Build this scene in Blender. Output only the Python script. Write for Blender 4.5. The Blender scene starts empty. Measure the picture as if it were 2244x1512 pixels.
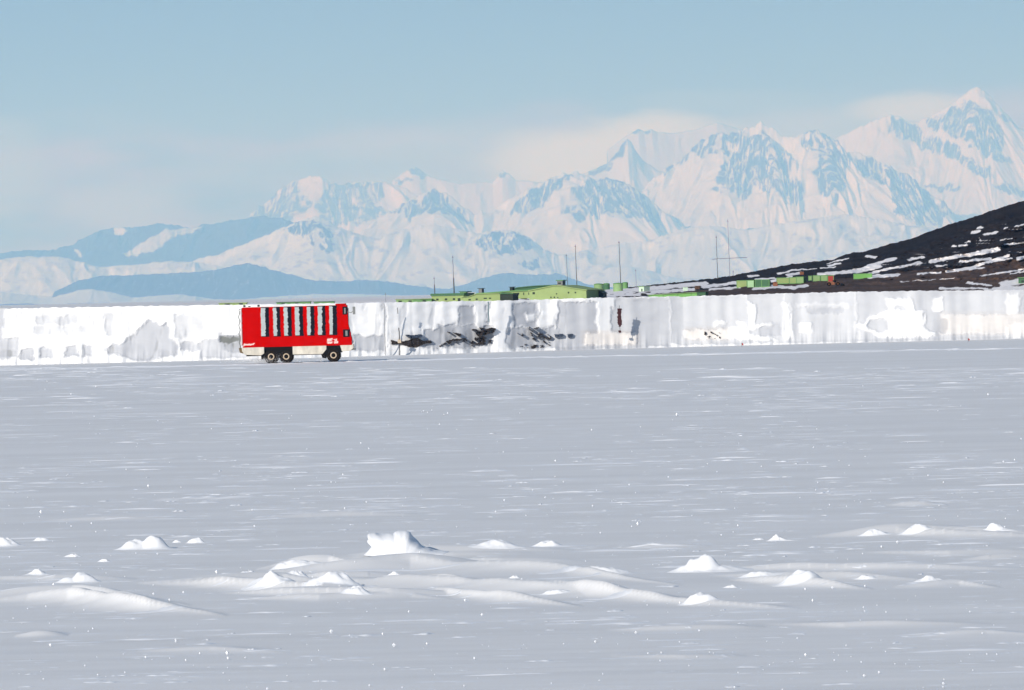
import bpy, math, random
import numpy as np
from mathutils import Matrix, Vector

random.seed(7)
RNG = np.random.default_rng(7)
R = math.radians
S = bpy.context.scene
COL = S.collection

# ------------------------------------------------------------------ camera
F = 14350.0                       # focal length in photo pixels
CAM_H = 7.0
ROLL = R(-1.40)
PITCH = R(0.461)
cam_data = bpy.data.cameras.new('camera')
cam_data.sensor_width = 36.0
cam_data.lens = F / 2244 * 36.0
cam_data.clip_start = 1.0
cam_data.clip_end = 300000.0
cam = bpy.data.objects.new('camera', cam_data)
COL.objects.link(cam)
CM = Matrix.Rotation(R(90) - PITCH, 3, 'X') @ Matrix.Rotation(ROLL, 3, 'Z')
cam.matrix_world = Matrix.Translation((0, 0, CAM_H)) @ CM.to_4x4()
S.camera = cam
CMN = np.array(CM)

# ------------------------------------------------------------------ light
SUN_EL, SUN_AZ = R(21), R(33)     # sun stands behind the viewer, to the left
sd = Vector((-math.sin(SUN_AZ) * math.cos(SUN_EL), -math.cos(SUN_AZ) * math.cos(SUN_EL), math.sin(SUN_EL)))
sun_data = bpy.data.lights.new('sun', 'SUN')
sun_data.energy = 3.6
sun_data.angle = R(0.5)
sun_data.color = (1.0, 0.96, 0.905)
sun = bpy.data.objects.new('sun', sun_data)
COL.objects.link(sun)
sun.rotation_euler = sd.to_track_quat('Z', 'Y').to_euler()

SKY_STRENGTH = 0.10
W = bpy.data.worlds.new('World')
S.world = W
W.use_nodes = True
wn, wl = W.node_tree.nodes, W.node_tree.links
wn.clear()
w_out = wn.new('ShaderNodeOutputWorld')
w_bg = wn.new('ShaderNodeBackground')
w_bg.inputs['Strength'].default_value = SKY_STRENGTH
w_sky = wn.new('ShaderNodeTexSky')
w_sky.sky_type = 'NISHITA'
w_sky.sun_disc = False
w_sky.sun_elevation = SUN_EL
w_sky.sun_rotation = math.atan2(sd.x, sd.y)
w_sky.air_density = 1.0
w_sky.dust_density = 0.2
w_sky.ozone_density = 1.0
tc = wn.new('ShaderNodeTexCoord')
sep = wn.new('ShaderNodeSeparateXYZ')
wl.new(tc.outputs['Generated'], sep.inputs[0])
CREAM, PALE, GREY_BLUE = (8.3, 11.6, 9.4, 1), (4.3, 6.6, 7.4, 1), (3.0, 4.6, 6.0, 1)
CLOUDS = [(-0.078, 0.0185, 0.008, 0.009, .55, PALE), (-0.058, 0.0150, 0.010, 0.0035, .5, PALE), (-0.035, 0.0190, 0.022, 0.0030, .5, GREY_BLUE), (-0.012, 0.0225, 0.020, 0.004, .45, PALE),
          (-0.014, 0.0160, 0.014, 0.003, .6, PALE), (0.014, 0.0205, 0.019, 0.0055, .95, CREAM), (0.026, 0.0235, 0.010, 0.0035, .85, CREAM), (0.046, 0.0235, 0.016, 0.0040, .7, PALE), (0.062, 0.0265, 0.010, 0.0028, .7, CREAM), (0.036, 0.0285, 0.018, 0.0018, .5, GREY_BLUE)]
# thin cloud sheet lying low over the mountains
mp = wn.new('ShaderNodeMapping')
mp.inputs['Scale'].default_value = (26, 26, 95)
wl.new(tc.outputs['Generated'], mp.inputs['Vector'])
cn = wn.new('ShaderNodeTexNoise')
cn.inputs['Scale'].default_value = 1.0
cn.inputs['Detail'].default_value = 6
cn.inputs['Roughness'].default_value = 0.5
wl.new(mp.outputs[0], cn.inputs['Vector'])
edge = wn.new('ShaderNodeMath'); edge.operation = 'MULTIPLY_ADD'    # elevation wobbled by noise
edge.inputs[1].default_value = 0.016
wl.new(cn.outputs['Fac'], edge.inputs[0]); wl.new(sep.outputs['Z'], edge.inputs[2])
slope = wn.new('ShaderNodeMath'); slope.operation = 'MULTIPLY_ADD'
slope.inputs[1].default_value = -0.016
wl.new(sep.outputs['X'], slope.inputs[0]); wl.new(edge.outputs[0], slope.inputs[2])
mr = wn.new('ShaderNodeMapRange'); mr.interpolation_type = 'SMOOTHSTEP'
mr.inputs['From Min'].default_value = 0.0305
mr.inputs['From Max'].default_value = 0.0375
mr.inputs['To Min'].default_value = 1.0
mr.inputs['To Max'].default_value = 0.0
wl.new(slope.outputs[0], mr.inputs['Value'])
cn2 = wn.new('ShaderNodeTexNoise')
cn2.inputs['Scale'].default_value = 1.0
cn2.inputs['Detail'].default_value = 5
mp2 = wn.new('ShaderNodeMapping')
mp2.inputs['Scale'].default_value = (45, 45, 190)
mp2.inputs['Location'].default_value = (3.1, 0.7, 1.9)
wl.new(tc.outputs['Generated'], mp2.inputs['Vector'])
wl.new(mp2.outputs[0], cn2.inputs['Vector'])
mr2 = wn.new('ShaderNodeMapRange')
mr2.inputs['From Min'].default_value = 0.30
mr2.inputs['From Max'].default_value = 0.62
mr2.inputs['To Min'].default_value = 0.0
mr2.inputs['To Max'].default_value = 1.0
wl.new(cn2.outputs['Fac'], mr2.inputs['Value'])
cm = wn.new('ShaderNodeMath'); cm.operation = 'MULTIPLY'
wl.new(mr.outputs[0], cm.inputs[0]); wl.new(mr2.outputs[0], cm.inputs[1])
mixc = wn.new('ShaderNodeMix'); mixc.data_type = 'RGBA'
mixc.inputs['B'].default_value = (3.9, 3.7, 5.3, 1)
wl.new(cm.outputs[0], mixc.inputs['Factor'])
# brighter sunlit cloud banks behind the peaks: (direction x, height, half width, half height, strength)
def cloud_bank(x0, z0, sx, sz, k):
    def M(op, a, b):
        n_ = wn.new('ShaderNodeMath'); n_.operation = op
        for q, v in ((0, a), (1, b)):
            if isinstance(v, (int, float)): n_.inputs[q].default_value = v
            else: wl.new(v, n_.inputs[q])
        return n_.outputs[0]
    wob = M('MULTIPLY', M('SUBTRACT', cn2.outputs['Fac'], .5), 1.5)
    wob2 = M('MULTIPLY', M('SUBTRACT', cn.outputs['Fac'], .5), 1.2)
    ex = M('POWER', M('ABSOLUTE', M('ADD', M('DIVIDE', M('SUBTRACT', sep.outputs['X'], x0), sx), wob2), 0), 2)
    ez = M('POWER', M('ABSOLUTE', M('ADD', M('DIVIDE', M('SUBTRACT', sep.outputs['Z'], z0), sz), wob), 0), 2)
    m_ = wn.new('ShaderNodeMapRange'); m_.interpolation_type = 'SMOOTHSTEP'
    for nm, v in (('From Min', 0.0), ('From Max', 1.5), ('To Min', k), ('To Max', 0.0)): m_.inputs[nm].default_value = v
    wl.new(M('ADD', ex, ez), m_.inputs['Value'])
    return m_.outputs[0]
last = mixc.outputs['Result']
for x0, z0, sx, sz, k, col in CLOUDS:
    mb_ = wn.new('ShaderNodeMix'); mb_.data_type = 'RGBA'
    mb_.inputs['B'].default_value = col
    wl.new(cloud_bank(x0, z0, sx, sz, k), mb_.inputs['Factor'])
    wl.new(last, mb_.inputs['A']); last = mb_.outputs['Result']
# the sky just over the horizon is clear polar air: look the sky colour up a little higher than the eye line
zb = wn.new('ShaderNodeMath'); zb.operation = 'ADD'
zb.inputs[1].default_value = 0.45
wl.new(sep.outputs['Z'], zb.inputs[0])
cx = wn.new('ShaderNodeCombineXYZ')
wl.new(sep.outputs['X'], cx.inputs['X']); wl.new(sep.outputs['Y'], cx.inputs['Y']); wl.new(zb.outputs[0], cx.inputs['Z'])
nv = wn.new('ShaderNodeVectorMath'); nv.operation = 'NORMALIZE'
wl.new(cx.outputs[0], nv.inputs[0])
wl.new(nv.outputs[0], w_sky.inputs['Vector'])
wl.new(w_sky.outputs[0], mixc.inputs['A'])
wl.new(last, w_bg.inputs['Color'])
wl.new(w_bg.outputs[0], w_out.inputs['Surface'])

S.view_settings.view_transform = 'Standard'
S.view_settings.look = 'None'
S.view_settings.gamma = 1.0
S.view_settings.use_curve_mapping = False
S.view_settings.exposure = 0.13
S.render.engine = 'CYCLES'
S.cycles.use_denoising = True
S.cycles.max_bounces = 8
S.cycles.diffuse_bounces = 3
S.cycles.glossy_bounces = 2
S.cycles.volume_bounces = 4
S.cycles.sample_clamp_indirect = 10

# ------------------------------------------------------------------ helpers: rays, noise, masks
def ray(px, py):
    """direction (with y = 1) through a place in the photograph"""
    px = np.asarray(px, float); py = np.asarray(py, float)
    c = np.stack([(px - 1122) / F, -(py - 756) / F, -np.ones_like(px)], -1)
    w = c @ CMN.T
    return w[..., 0] / w[..., 1], w[..., 2] / w[..., 1]

def proj(x, y, z):
    p = np.stack([x, y, z - CAM_H], -1) @ CMN
    return 1122 + F * p[..., 0] / -p[..., 2], 756 - F * p[..., 1] / -p[..., 2]

def ground_at(px, py, z=0.0):
    a, b = ray(px, py)
    D = (z - CAM_H) / b
    return a * D, D

def at(px, py, D):
    a, b = ray(px, py)
    return a * D, D, CAM_H + b * D

def _h(ix, iy, seed):
    n = (ix.astype(np.int64) * 374761393 + iy.astype(np.int64) * 668265263 + seed * 1442695041) & 0x7fffffff
    n = ((n ^ (n >> 13)) * 1274126177) & 0x7fffffff
    if seed >= 1000:                   # extra mixing where fine detail must not line up
        n = ((n ^ (n >> 15)) * 739982445) & 0x7fffffff
        n = ((n ^ (n >> 12)) * 695872825) & 0x7fffffff
    return ((n ^ (n >> 16)) & 0xffff) / 65535.0

def vn(x, y, seed=0):
    """gradient noise, about 0..1"""
    x = np.asarray(x, float); y = np.asarray(y, float) + 0.37
    x, y = np.broadcast_arrays(x, y)
    ix, iy = np.floor(x), np.floor(y)
    fx, fy = x - ix, y - iy
    def g(dx, dy):
        a = _h(ix + dx, iy + dy, seed) * 2 * np.pi
        return np.cos(a) * (fx - dx) + np.sin(a) * (fy - dy)
    a, b, c, d = g(0, 0), g(1, 0), g(0, 1), g(1, 1)
    ux = fx * fx * fx * (fx * (fx * 6 - 15) + 10); uy = fy * fy * fy * (fy * (fy * 6 - 15) + 10)
    return np.clip(0.5 + 0.85 * ((a + (b - a) * ux) * (1 - uy) + (c + (d - c) * ux) * uy), 0, 1)

def _octaves(x, y, o):
    x = np.asarray(x, float); y = np.asarray(y, float)
    for k in range(o):
        yield x * 2.03 ** k + k * 17.31 + .21 * y, y * 2.03 ** k - k * 9.17 - .13 * x

def fbm(x, y, seed=0, o=4, g=0.5):
    s, a, t = 0, 1.0, 0
    for k, (p, q) in enumerate(_octaves(x, y, o)):
        s = s + a * vn(p, q, seed + k); t += a; a *= g
    return s / t

def ridged(x, y, seed=0, o=4, g=0.5):
    s, a, t = 0, 1.0, 0
    for k, (p, q) in enumerate(_octaves(x, y, o)):
        s = s + a * (1 - np.minimum(1, np.abs(2 * vn(p, q, seed + k) - 1) * 1.5)); t += a; a *= g
    return s / t

def sst(a, b, x):
    t = np.clip((x - a) / (b - a), 0, 1)
    return t * t * (3 - 2 * t)

def inside(px, py, poly):
    r = np.zeros(px.shape, bool)
    n = len(poly)
    for i in range(n):
        (x1, y1), (x2, y2) = poly[i], poly[(i + 1) % n]
        if y1 == y2:
            continue
        c = ((y1 > py) != (y2 > py)) & (px < (x2 - x1) * (py - y1) / (y2 - y1) + x1)
        r ^= c
    return r

def seg_dist(px, py, pts):
    best = np.full(px.shape, 1e9)
    for (x1, y1), (x2, y2) in zip(pts[:-1], pts[1:]):
        dx, dy = x2 - x1, y2 - y1
        L2 = dx * dx + dy * dy + 1e-9
        t = np.clip(((px - x1) * dx + (py - y1) * dy) / L2, 0, 1)
        best = np.minimum(best, np.hypot(px - x1 - t * dx, py - y1 - t * dy))
    return best

# ------------------------------------------------------------------ helpers: meshes and objects
def mesh_np(name, v, f, mat, smooth=True, attrs=None):
    me = bpy.data.meshes.new(name)
    v = np.asarray(v, np.float32).reshape(-1, 3); f = np.asarray(f, np.int32).reshape(-1, 4)
    me.vertices.add(len(v)); me.vertices.foreach_set('co', v.ravel())
    me.loops.add(len(f) * 4); me.loops.foreach_set('vertex_index', f.ravel())
    me.polygons.add(len(f))
    me.polygons.foreach_set('loop_start', np.arange(0, len(f) * 4, 4, dtype=np.int32))
    me.polygons.foreach_set('use_smooth', np.full(len(f), smooth))
    me.update(calc_edges=True)
    for k, a in (attrs or {}).items():
        at_ = me.attributes.new(k, 'FLOAT', 'POINT')
        at_.data.foreach_set('value', np.asarray(a, np.float32).ravel())
    me.materials.append(mat)
    o = bpy.data.objects.new(name, me)
    COL.objects.link(o)
    return o

def grid_faces(r, c, base=0):
    i = np.arange(r - 1)[:, None] * c + np.arange(c - 1)[None, :] + base
    return np.stack([i, i + 1, i + 1 + c, i + c], -1).reshape(-1, 4)

class MB:
    """collects solid shapes into one mesh"""
    def __init__(self):
        self.v, self.f = [], []
    def add(self, v, f):
        b = len(self.v)
        self.v += [tuple(p) for p in v]; self.f += [tuple(i + b for i in q) for q in f]
        return self
    def box(self, x0, x1, y0, y1, z0, z1):
        v = [(x0, y0, z0), (x1, y0, z0), (x1, y1, z0), (x0, y1, z0), (x0, y0, z1), (x1, y0, z1), (x1, y1, z1), (x0, y1, z1)]
        return self.add(v, [(0, 3, 2, 1), (4, 5, 6, 7), (0, 1, 5, 4), (1, 2, 6, 5), (2, 3, 7, 6), (3, 0, 4, 7)])
    def prism(self, prof, y0, y1):
        """profile in x/z, counter-clockwise seen from the front (-y)"""
        n = len(prof)
        v = [(x, y0, z) for x, z in prof] + [(x, y1, z) for x, z in prof]
        f = [tuple(range(n)), tuple(range(2 * n - 1, n - 1, -1))]
        f += [(i, i + n, (i + 1) % n + n, (i + 1) % n) for i in range(n)]
        return self.add(v, f)
    def tube(self, pts, r0, r1=None, seg=8):
        r1 = r0 if r1 is None else r1
        pts = [Vector(p) for p in pts]; n = len(pts); v = []
        for i, p in enumerate(pts):
            d = (pts[min(i + 1, n - 1)] - pts[max(i - 1, 0)]).normalized()
            a = d.orthogonal().normalized() if abs(d.z) < 0.9 else Vector((1, 0, 0)).cross(d).normalized()
            b = d.cross(a); r = r0 + (r1 - r0) * i / max(n - 1, 1)
            v += [p + r * (math.cos(t) * a + math.sin(t) * b) for t in [2 * math.pi * k / seg for k in range(seg)]]
        f = [(i * seg + k, i * seg + (k + 1) % seg, (i + 1) * seg + (k + 1) % seg, (i + 1) * seg + k) for i in range(n - 1) for k in range(seg)]
        f += [tuple(range(seg - 1, -1, -1)), tuple(range((n - 1) * seg, n * seg))]
        return self.add(v, f)
    def lathe_y(self, prof, cx, cz, seg=40):
        """profile of (radius, y) turned about an axis along y"""
        n = len(prof); v = []
        for k in range(seg):
            t = 2 * math.pi * k / seg
            v += [(cx + r * math.cos(t), y, cz + r * math.sin(t)) for r, y in prof]
        f = [(k * n + i, ((k + 1) % seg) * n + i, ((k + 1) % seg) * n + i + 1, k * n + i + 1) for k in range(seg) for i in range(n - 1)]
        return self.add(v, f)
    def lathe_z(self, prof, cx, cy, seg=32):
        n = len(prof); v = []
        for k in range(seg):
            t = 2 * math.pi * k / seg
            v += [(cx + r * math.cos(t), cy + r * math.sin(t), z) for r, z in prof]
        f = [(k * n + i, ((k + 1) % seg) * n + i, ((k + 1) % seg) * n + i + 1, k * n + i + 1) for k in range(seg) for i in range(n - 1)]
        return self.add(v, f)
    def build(self, name, mat, parent=None, bevel=0, smooth=False):
        me = bpy.data.meshes.new(name)
        me.from_pydata([tuple(p) for p in self.v], [], self.f)
        me.materials.append(mat)
        if smooth:
            me.polygons.foreach_set('use_smooth', np.full(len(me.polygons), True))
        import bmesh
        bm = bmesh.new(); bm.from_mesh(me)
        bmesh.ops.recalc_face_normals(bm, faces=bm.faces)
        bm.to_mesh(me); bm.free()
        me.update()
        o = bpy.data.objects.new(name, me)
        COL.objects.link(o)
        if parent: o.parent = parent
        if bevel:
            m = o.modifiers.new('bevel', 'BEVEL'); m.width = bevel; m.segments = 2; m.limit_method = 'ANGLE'
        return o

def tag(o, label=None, cat=None, group=None, kind=None):
    for k, v in (('label', label), ('category', cat), ('group', group), ('kind', kind)):
        if v: o[k] = v
    return o

def empty(name, loc, rz=0.0):
    o = bpy.data.objects.new(name, None); COL.objects.link(o)
    o.location = loc; o.rotation_euler = (0, 0, rz); o.empty_display_size = 0.5
    return o

# ------------------------------------------------------------------ materials
def new_mat(name):
    m = bpy.data.materials.new(name); m.use_nodes = True
    n, l = m.node_tree.nodes, m.node_tree.links
    return m, n, l, n['Principled BSDF']

def noise_node(n, l, scale, detail=4, vec=None, vscale=(1, 1, 1), rough=0.55):
    t = n.new('ShaderNodeTexCoord'); mp_ = n.new('ShaderNodeMapping')
    mp_.inputs['Scale'].default_value = vscale
    l.new(t.outputs['Object'], mp_.inputs['Vector'])
    k = n.new('ShaderNodeTexNoise'); k.inputs['Scale'].default_value = scale; k.inputs['Detail'].default_value = detail
    k.inputs['Roughness'].default_value = rough
    l.new(mp_.outputs[0], k.inputs['Vector'])
    return k

def paint(name, col, rough=0.5, var=0.12, scale=1.2, spec=0.4, vscale=(1, 1, 1), metal=0.0):
    m, n, l, b = new_mat(name)
    k = noise_node(n, l, scale, 5, vscale=vscale)
    r = n.new('ShaderNodeValToRGB')
    r.color_ramp.elements[0].position = 0.3; r.color_ramp.elements[1].position = 0.72
    r.color_ramp.elements[0].color = tuple(c * (1 - var) for c in col) + (1,)
    r.color_ramp.elements[1].color = tuple(min(1, c * (1 + var * 0.5)) for c in col) + (1,)
    l.new(k.outputs['Fac'], r.inputs[0]); l.new(r.outputs[0], b.inputs['Base Color'])
    b.inputs['Roughness'].default_value = rough
    b.inputs['Specular IOR Level'].default_value = spec
    b.inputs['Metallic'].default_value = metal
    return m

def bump(n, l, b, src, strength, dist):
    u = n.new('ShaderNodeBump'); u.inputs['Strength'].default_value = strength; u.inputs['Distance'].default_value = dist
    l.new(src, u.inputs['Height']); l.new(u.outputs[0], b.inputs['Normal'])
    return u

SNOW = (0.87, 0.885, 0.91)

def snow_mat(name, col=SNOW, var=0.05, vscale=(0.12, 1, 1), scale=0.6, bs=0.3, bd=0.03):
    m, n, l, b = new_mat(name)
    k = noise_node(n, l, scale, 7, vscale=vscale, rough=0.62)
    r = n.new('ShaderNodeValToRGB')
    r.color_ramp.elements[0].position = 0.32; r.color_ramp.elements[1].position = 0.68
    r.color_ramp.elements[0].color = tuple(c * (1 - var) for c in col) + (1,)
    r.color_ramp.elements[1].color = tuple(min(0.95, c * (1 + var * 0.6)) for c in col) + (1,)
    l.new(k.outputs['Fac'], r.inputs[0]); l.new(r.outputs[0], b.inputs['Base Color'])
    b.inputs['Roughness'].default_value = 0.75
    b.inputs['Specular IOR Level'].default_value = 0.15
    if bs:
        bump(n, l, b, k.outputs['Fac'], bs, bd)
    return m

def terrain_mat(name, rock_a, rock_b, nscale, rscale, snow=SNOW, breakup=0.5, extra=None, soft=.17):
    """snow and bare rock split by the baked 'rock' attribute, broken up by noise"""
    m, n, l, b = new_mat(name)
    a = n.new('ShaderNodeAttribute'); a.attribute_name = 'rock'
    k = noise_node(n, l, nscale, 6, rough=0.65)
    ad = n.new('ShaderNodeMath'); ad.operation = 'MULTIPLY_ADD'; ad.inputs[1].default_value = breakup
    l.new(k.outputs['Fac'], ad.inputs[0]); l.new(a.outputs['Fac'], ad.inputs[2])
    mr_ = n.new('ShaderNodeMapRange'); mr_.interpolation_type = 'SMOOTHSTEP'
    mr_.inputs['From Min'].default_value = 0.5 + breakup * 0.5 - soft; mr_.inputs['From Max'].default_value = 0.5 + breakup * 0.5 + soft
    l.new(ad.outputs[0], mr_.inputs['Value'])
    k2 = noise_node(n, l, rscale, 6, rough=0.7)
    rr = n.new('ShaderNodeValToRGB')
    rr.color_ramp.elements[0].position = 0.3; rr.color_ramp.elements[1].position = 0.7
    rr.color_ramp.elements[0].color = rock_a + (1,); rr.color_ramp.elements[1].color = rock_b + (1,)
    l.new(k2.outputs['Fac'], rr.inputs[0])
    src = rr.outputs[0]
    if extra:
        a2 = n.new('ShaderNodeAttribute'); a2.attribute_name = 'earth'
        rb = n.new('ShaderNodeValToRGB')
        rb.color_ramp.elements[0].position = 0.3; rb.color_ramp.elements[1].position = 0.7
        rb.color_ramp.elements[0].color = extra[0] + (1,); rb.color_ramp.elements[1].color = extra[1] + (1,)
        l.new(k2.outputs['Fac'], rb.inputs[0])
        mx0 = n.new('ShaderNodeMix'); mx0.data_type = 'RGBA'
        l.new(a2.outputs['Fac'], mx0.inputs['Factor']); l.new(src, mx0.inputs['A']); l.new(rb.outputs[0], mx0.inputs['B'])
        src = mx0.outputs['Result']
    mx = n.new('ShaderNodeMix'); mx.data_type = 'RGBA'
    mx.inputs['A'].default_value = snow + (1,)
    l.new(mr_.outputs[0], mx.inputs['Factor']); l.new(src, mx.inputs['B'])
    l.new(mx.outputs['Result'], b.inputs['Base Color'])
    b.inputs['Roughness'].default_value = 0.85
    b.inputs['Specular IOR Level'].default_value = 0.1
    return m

M_ICE = snow_mat('wind_packed_snow', (0.89, 0.876, 0.856), 0.07, (0.06, 0.5, 1), 0.35, 0.0)
M_SNOW = snow_mat('fresh_snow', (0.90, 0.905, 0.91), 0.03, (1, 1, 1), 3.0, 0.25, 0.04)
M_DRIFT = snow_mat('drift_snow', (0.88, 0.89, 0.905), 0.03, (1, 1, 1), 2.0, 0.0)
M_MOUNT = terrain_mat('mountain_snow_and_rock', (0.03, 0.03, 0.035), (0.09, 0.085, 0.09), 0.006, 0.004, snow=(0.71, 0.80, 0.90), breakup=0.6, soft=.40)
M_HILL = terrain_mat('volcanic_hill', (0.005, 0.004, 0.005), (0.020, 0.015, 0.015), 0.30, 0.10, snow=(0.92, 0.88, 0.87), breakup=0.75, soft=.26,
                     extra=((0.04, 0.024, 0.018), (0.13, 0.082, 0.06)))

# ------------------------------------------------------------------ sea ice, one sheet to the horizon
GROUND = {}
def ground_z(x, y):
    """height of the snow surface"""
    x = np.asarray(x, float); y = np.asarray(y, float)
    D, u, Z = GROUND['D'], GROUND['u'], GROUND['Z']
    i = np.clip(np.searchsorted(D, y) - 1, 0, len(D) - 2); fy = (y - D[i]) / (D[i + 1] - D[i])
    q = x / (1122 / F * np.maximum(y, 90))
    j = np.clip(np.searchsorted(u, q) - 1, 0, len(u) - 2); fx = (q - u[j]) / (u[j + 1] - u[j])
    return (Z[i, j] * (1 - fx) + Z[i, j + 1] * fx) * (1 - fy) + (Z[i + 1, j] * (1 - fx) + Z[i + 1, j + 1] * fx) * fy

def build_ice():
    pyr = np.arange(1540, 803, -1.05)
    hy = 640.0
    D1 = CAM_H * F / (pyr - hy)
    D = np.concatenate([[-1500, -200, 20, 70, 100], D1, np.geomspace(D1[-1] * 1.02, 200000, 44)])
    u = np.concatenate([[-9, -4, -2, -1.5], np.linspace(-1.16, 1.16, 880), [1.5, 2, 4, 9]])
    w = 1122 / F * np.maximum(D, 90)
    X = u[None, :] * w[:, None]
    X[:, [0, -1]] = np.array([-28000, 28000])[None, :]
    Y = np.broadcast_to(D[:, None], X.shape).copy()
    Z = 0.05 * (fbm(X / 22, Y / 6, 3, 4) - 0.5) + 0.03 * (fbm(X / 4, Y / 1.2, 8, 3) - 0.5) * sst(500, 150, Y)
    Z += 0.10 * (fbm(X / 160, Y / 40, 5, 3) - 0.5)
    DZ = np.zeros_like(Z)              # long low drifts lying across the near ice
    for pts, thick, *wide in DRIFTS:
        p = np.array(pts, float)
        gx, gy = ground_at(p[:, 0], p[:, 1])
        o = np.argsort(gx); gx, gy = gx[o], gy[o]
        m = (X > gx[0]) & (X < gx[-1]) & (np.abs(Y - gy.mean()) < 40)
        if not m.any(): continue
        xs, ys = X[m], Y[m]
        yc = np.interp(xs, gx, gy) + 0.9 * (fbm(xs / 5.0, xs * 0, 21, 2) - .5)
        t = (xs - gx[0]) / (gx[-1] - gx[0])
        H = thick * gy.mean() / F * (0.85 if wide else 1.15) * np.sin(np.pi * t) ** 1.1 * 1.12 * (0.45 + 1.1 * fbm(xs / 4.2, ys * 0.35, 33, 2))
        dd = ys - yc
        front = np.exp(-np.abs(dd) / (H * (wide[0] * .85 if wide else 2.0) + .15)) * (1 - (.06 if wide else .16) * sst(.40, .66, fbm(xs / 5.0, ys / 2.0, 37, 2)))
        DZ[m] = np.maximum(DZ[m], H * np.where(dd < 0, front, np.exp(-(dd / (H * 4.5 + .8)) ** 2)) * sst(40, 22, np.abs(ys - gy.mean())))
    Z += DZ
    Z[np.abs(X) > 18000] = 0
    GROUND.update(D=D, u=u, Z=Z)
    v = np.stack([X, Y, Z], -1)
    o = mesh_np('sea_ice', v, grid_faces(*X.shape), M_ICE)
    tag(o, kind='structure')
    return o

DRIFTS = [
    ([(-60, 1322), (60, 1318), (150, 1320), (230, 1330), (330, 1342), (500, 1352)], 24),
    ([(560, 1248), (640, 1242), (720, 1240), (830, 1248)], 17),
    ([(310, 1280), (420, 1283), (560, 1290), (700, 1298), (850, 1298)], 18),
    ([(840, 1262), (960, 1268), (1080, 1288), (1200, 1297), (1400, 1316), (1520, 1326), (1760, 1336)], 20),
    ([(900, 1290), (1100, 1318), (1280, 1332)], 15),
    ([(520, 1312), (700, 1316), (900, 1308), (1000, 1314)], 10),
    ([(800, 1219), (1000, 1217), (1180, 1212)], 8),
    ([(760, 1232), (900, 1228), (1100, 1232), (1300, 1228)], 8),
    ([(1480, 1250), (1640, 1247), (1900, 1247), (2300, 1246)], 10),
    ([(1600, 1272), (1750, 1284), (1920, 1294)], 14),
    ([(1820, 1176), (1950, 1172), (2100, 1176), (2320, 1178)], 15),
    ([(2110, 1225), (2320, 1218)], 9),
    ([(1330, 1384), (1500, 1382), (1680, 1376)], 8),
    ([(1680, 1370), (1850, 1376), (2180, 1370)], 8),
    ([(550, 1137), (750, 1130), (940, 1128)], 7),
    ([(100, 1140), (250, 1139), (420, 1136)], 6),
    ([(1940, 1107), (2080, 1107)], 7),
    ([(30, 1397), (150, 1394)], 8),
    ([(1360, 1200), (1500, 1197), (1560, 1195)], 5),
    ([(1960, 1290), (2100, 1283), (2200, 1290)], 8),
    ([(-40, 1265), (120, 1272), (300, 1268)], 14, 4.0),
    ([(300, 1278), (480, 1282), (620, 1276), (760, 1284)], 22, 3.6),
    ([(1880, 1208), (2080, 1214), (2320, 1206)], 12, 4.0),
    ([(2000, 1398), (2160, 1392), (2320, 1396)], 9, 4.0),
    ([(300, 1430), (460, 1427), (640, 1432)], 8, 4.0),
    ([(1340, 1440), (1500, 1444), (1640, 1440)], 8, 4.0),
    ([(480, 1300), (640, 1305), (860, 1308), (1040, 1300)], 16),
    ([(640, 1262), (760, 1268), (900, 1262)], 12),
    ([(420, 1262), (620, 1258), (900, 1245), (1240, 1255), (1500, 1285)], 30, 4.2),
    ([(520, 1290), (760, 1285), (1000, 1290), (1300, 1305), (1560, 1318)], 30, 4.0),
    ([(-100, 1312), (160, 1306), (420, 1330)], 26, 4.2),
    ([(1780, 1176), (2000, 1170), (2320, 1172)], 28, 2.8),
    ([(760, 1216), (1000, 1210), (1260, 1206)], 16, 4.2),
    ([(1560, 1262), (1800, 1268), (2080, 1276)], 18, 4.2),
    ([(1000, 1240), (1150, 1250), (1320, 1246)], 10),
]
build_ice()

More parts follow.
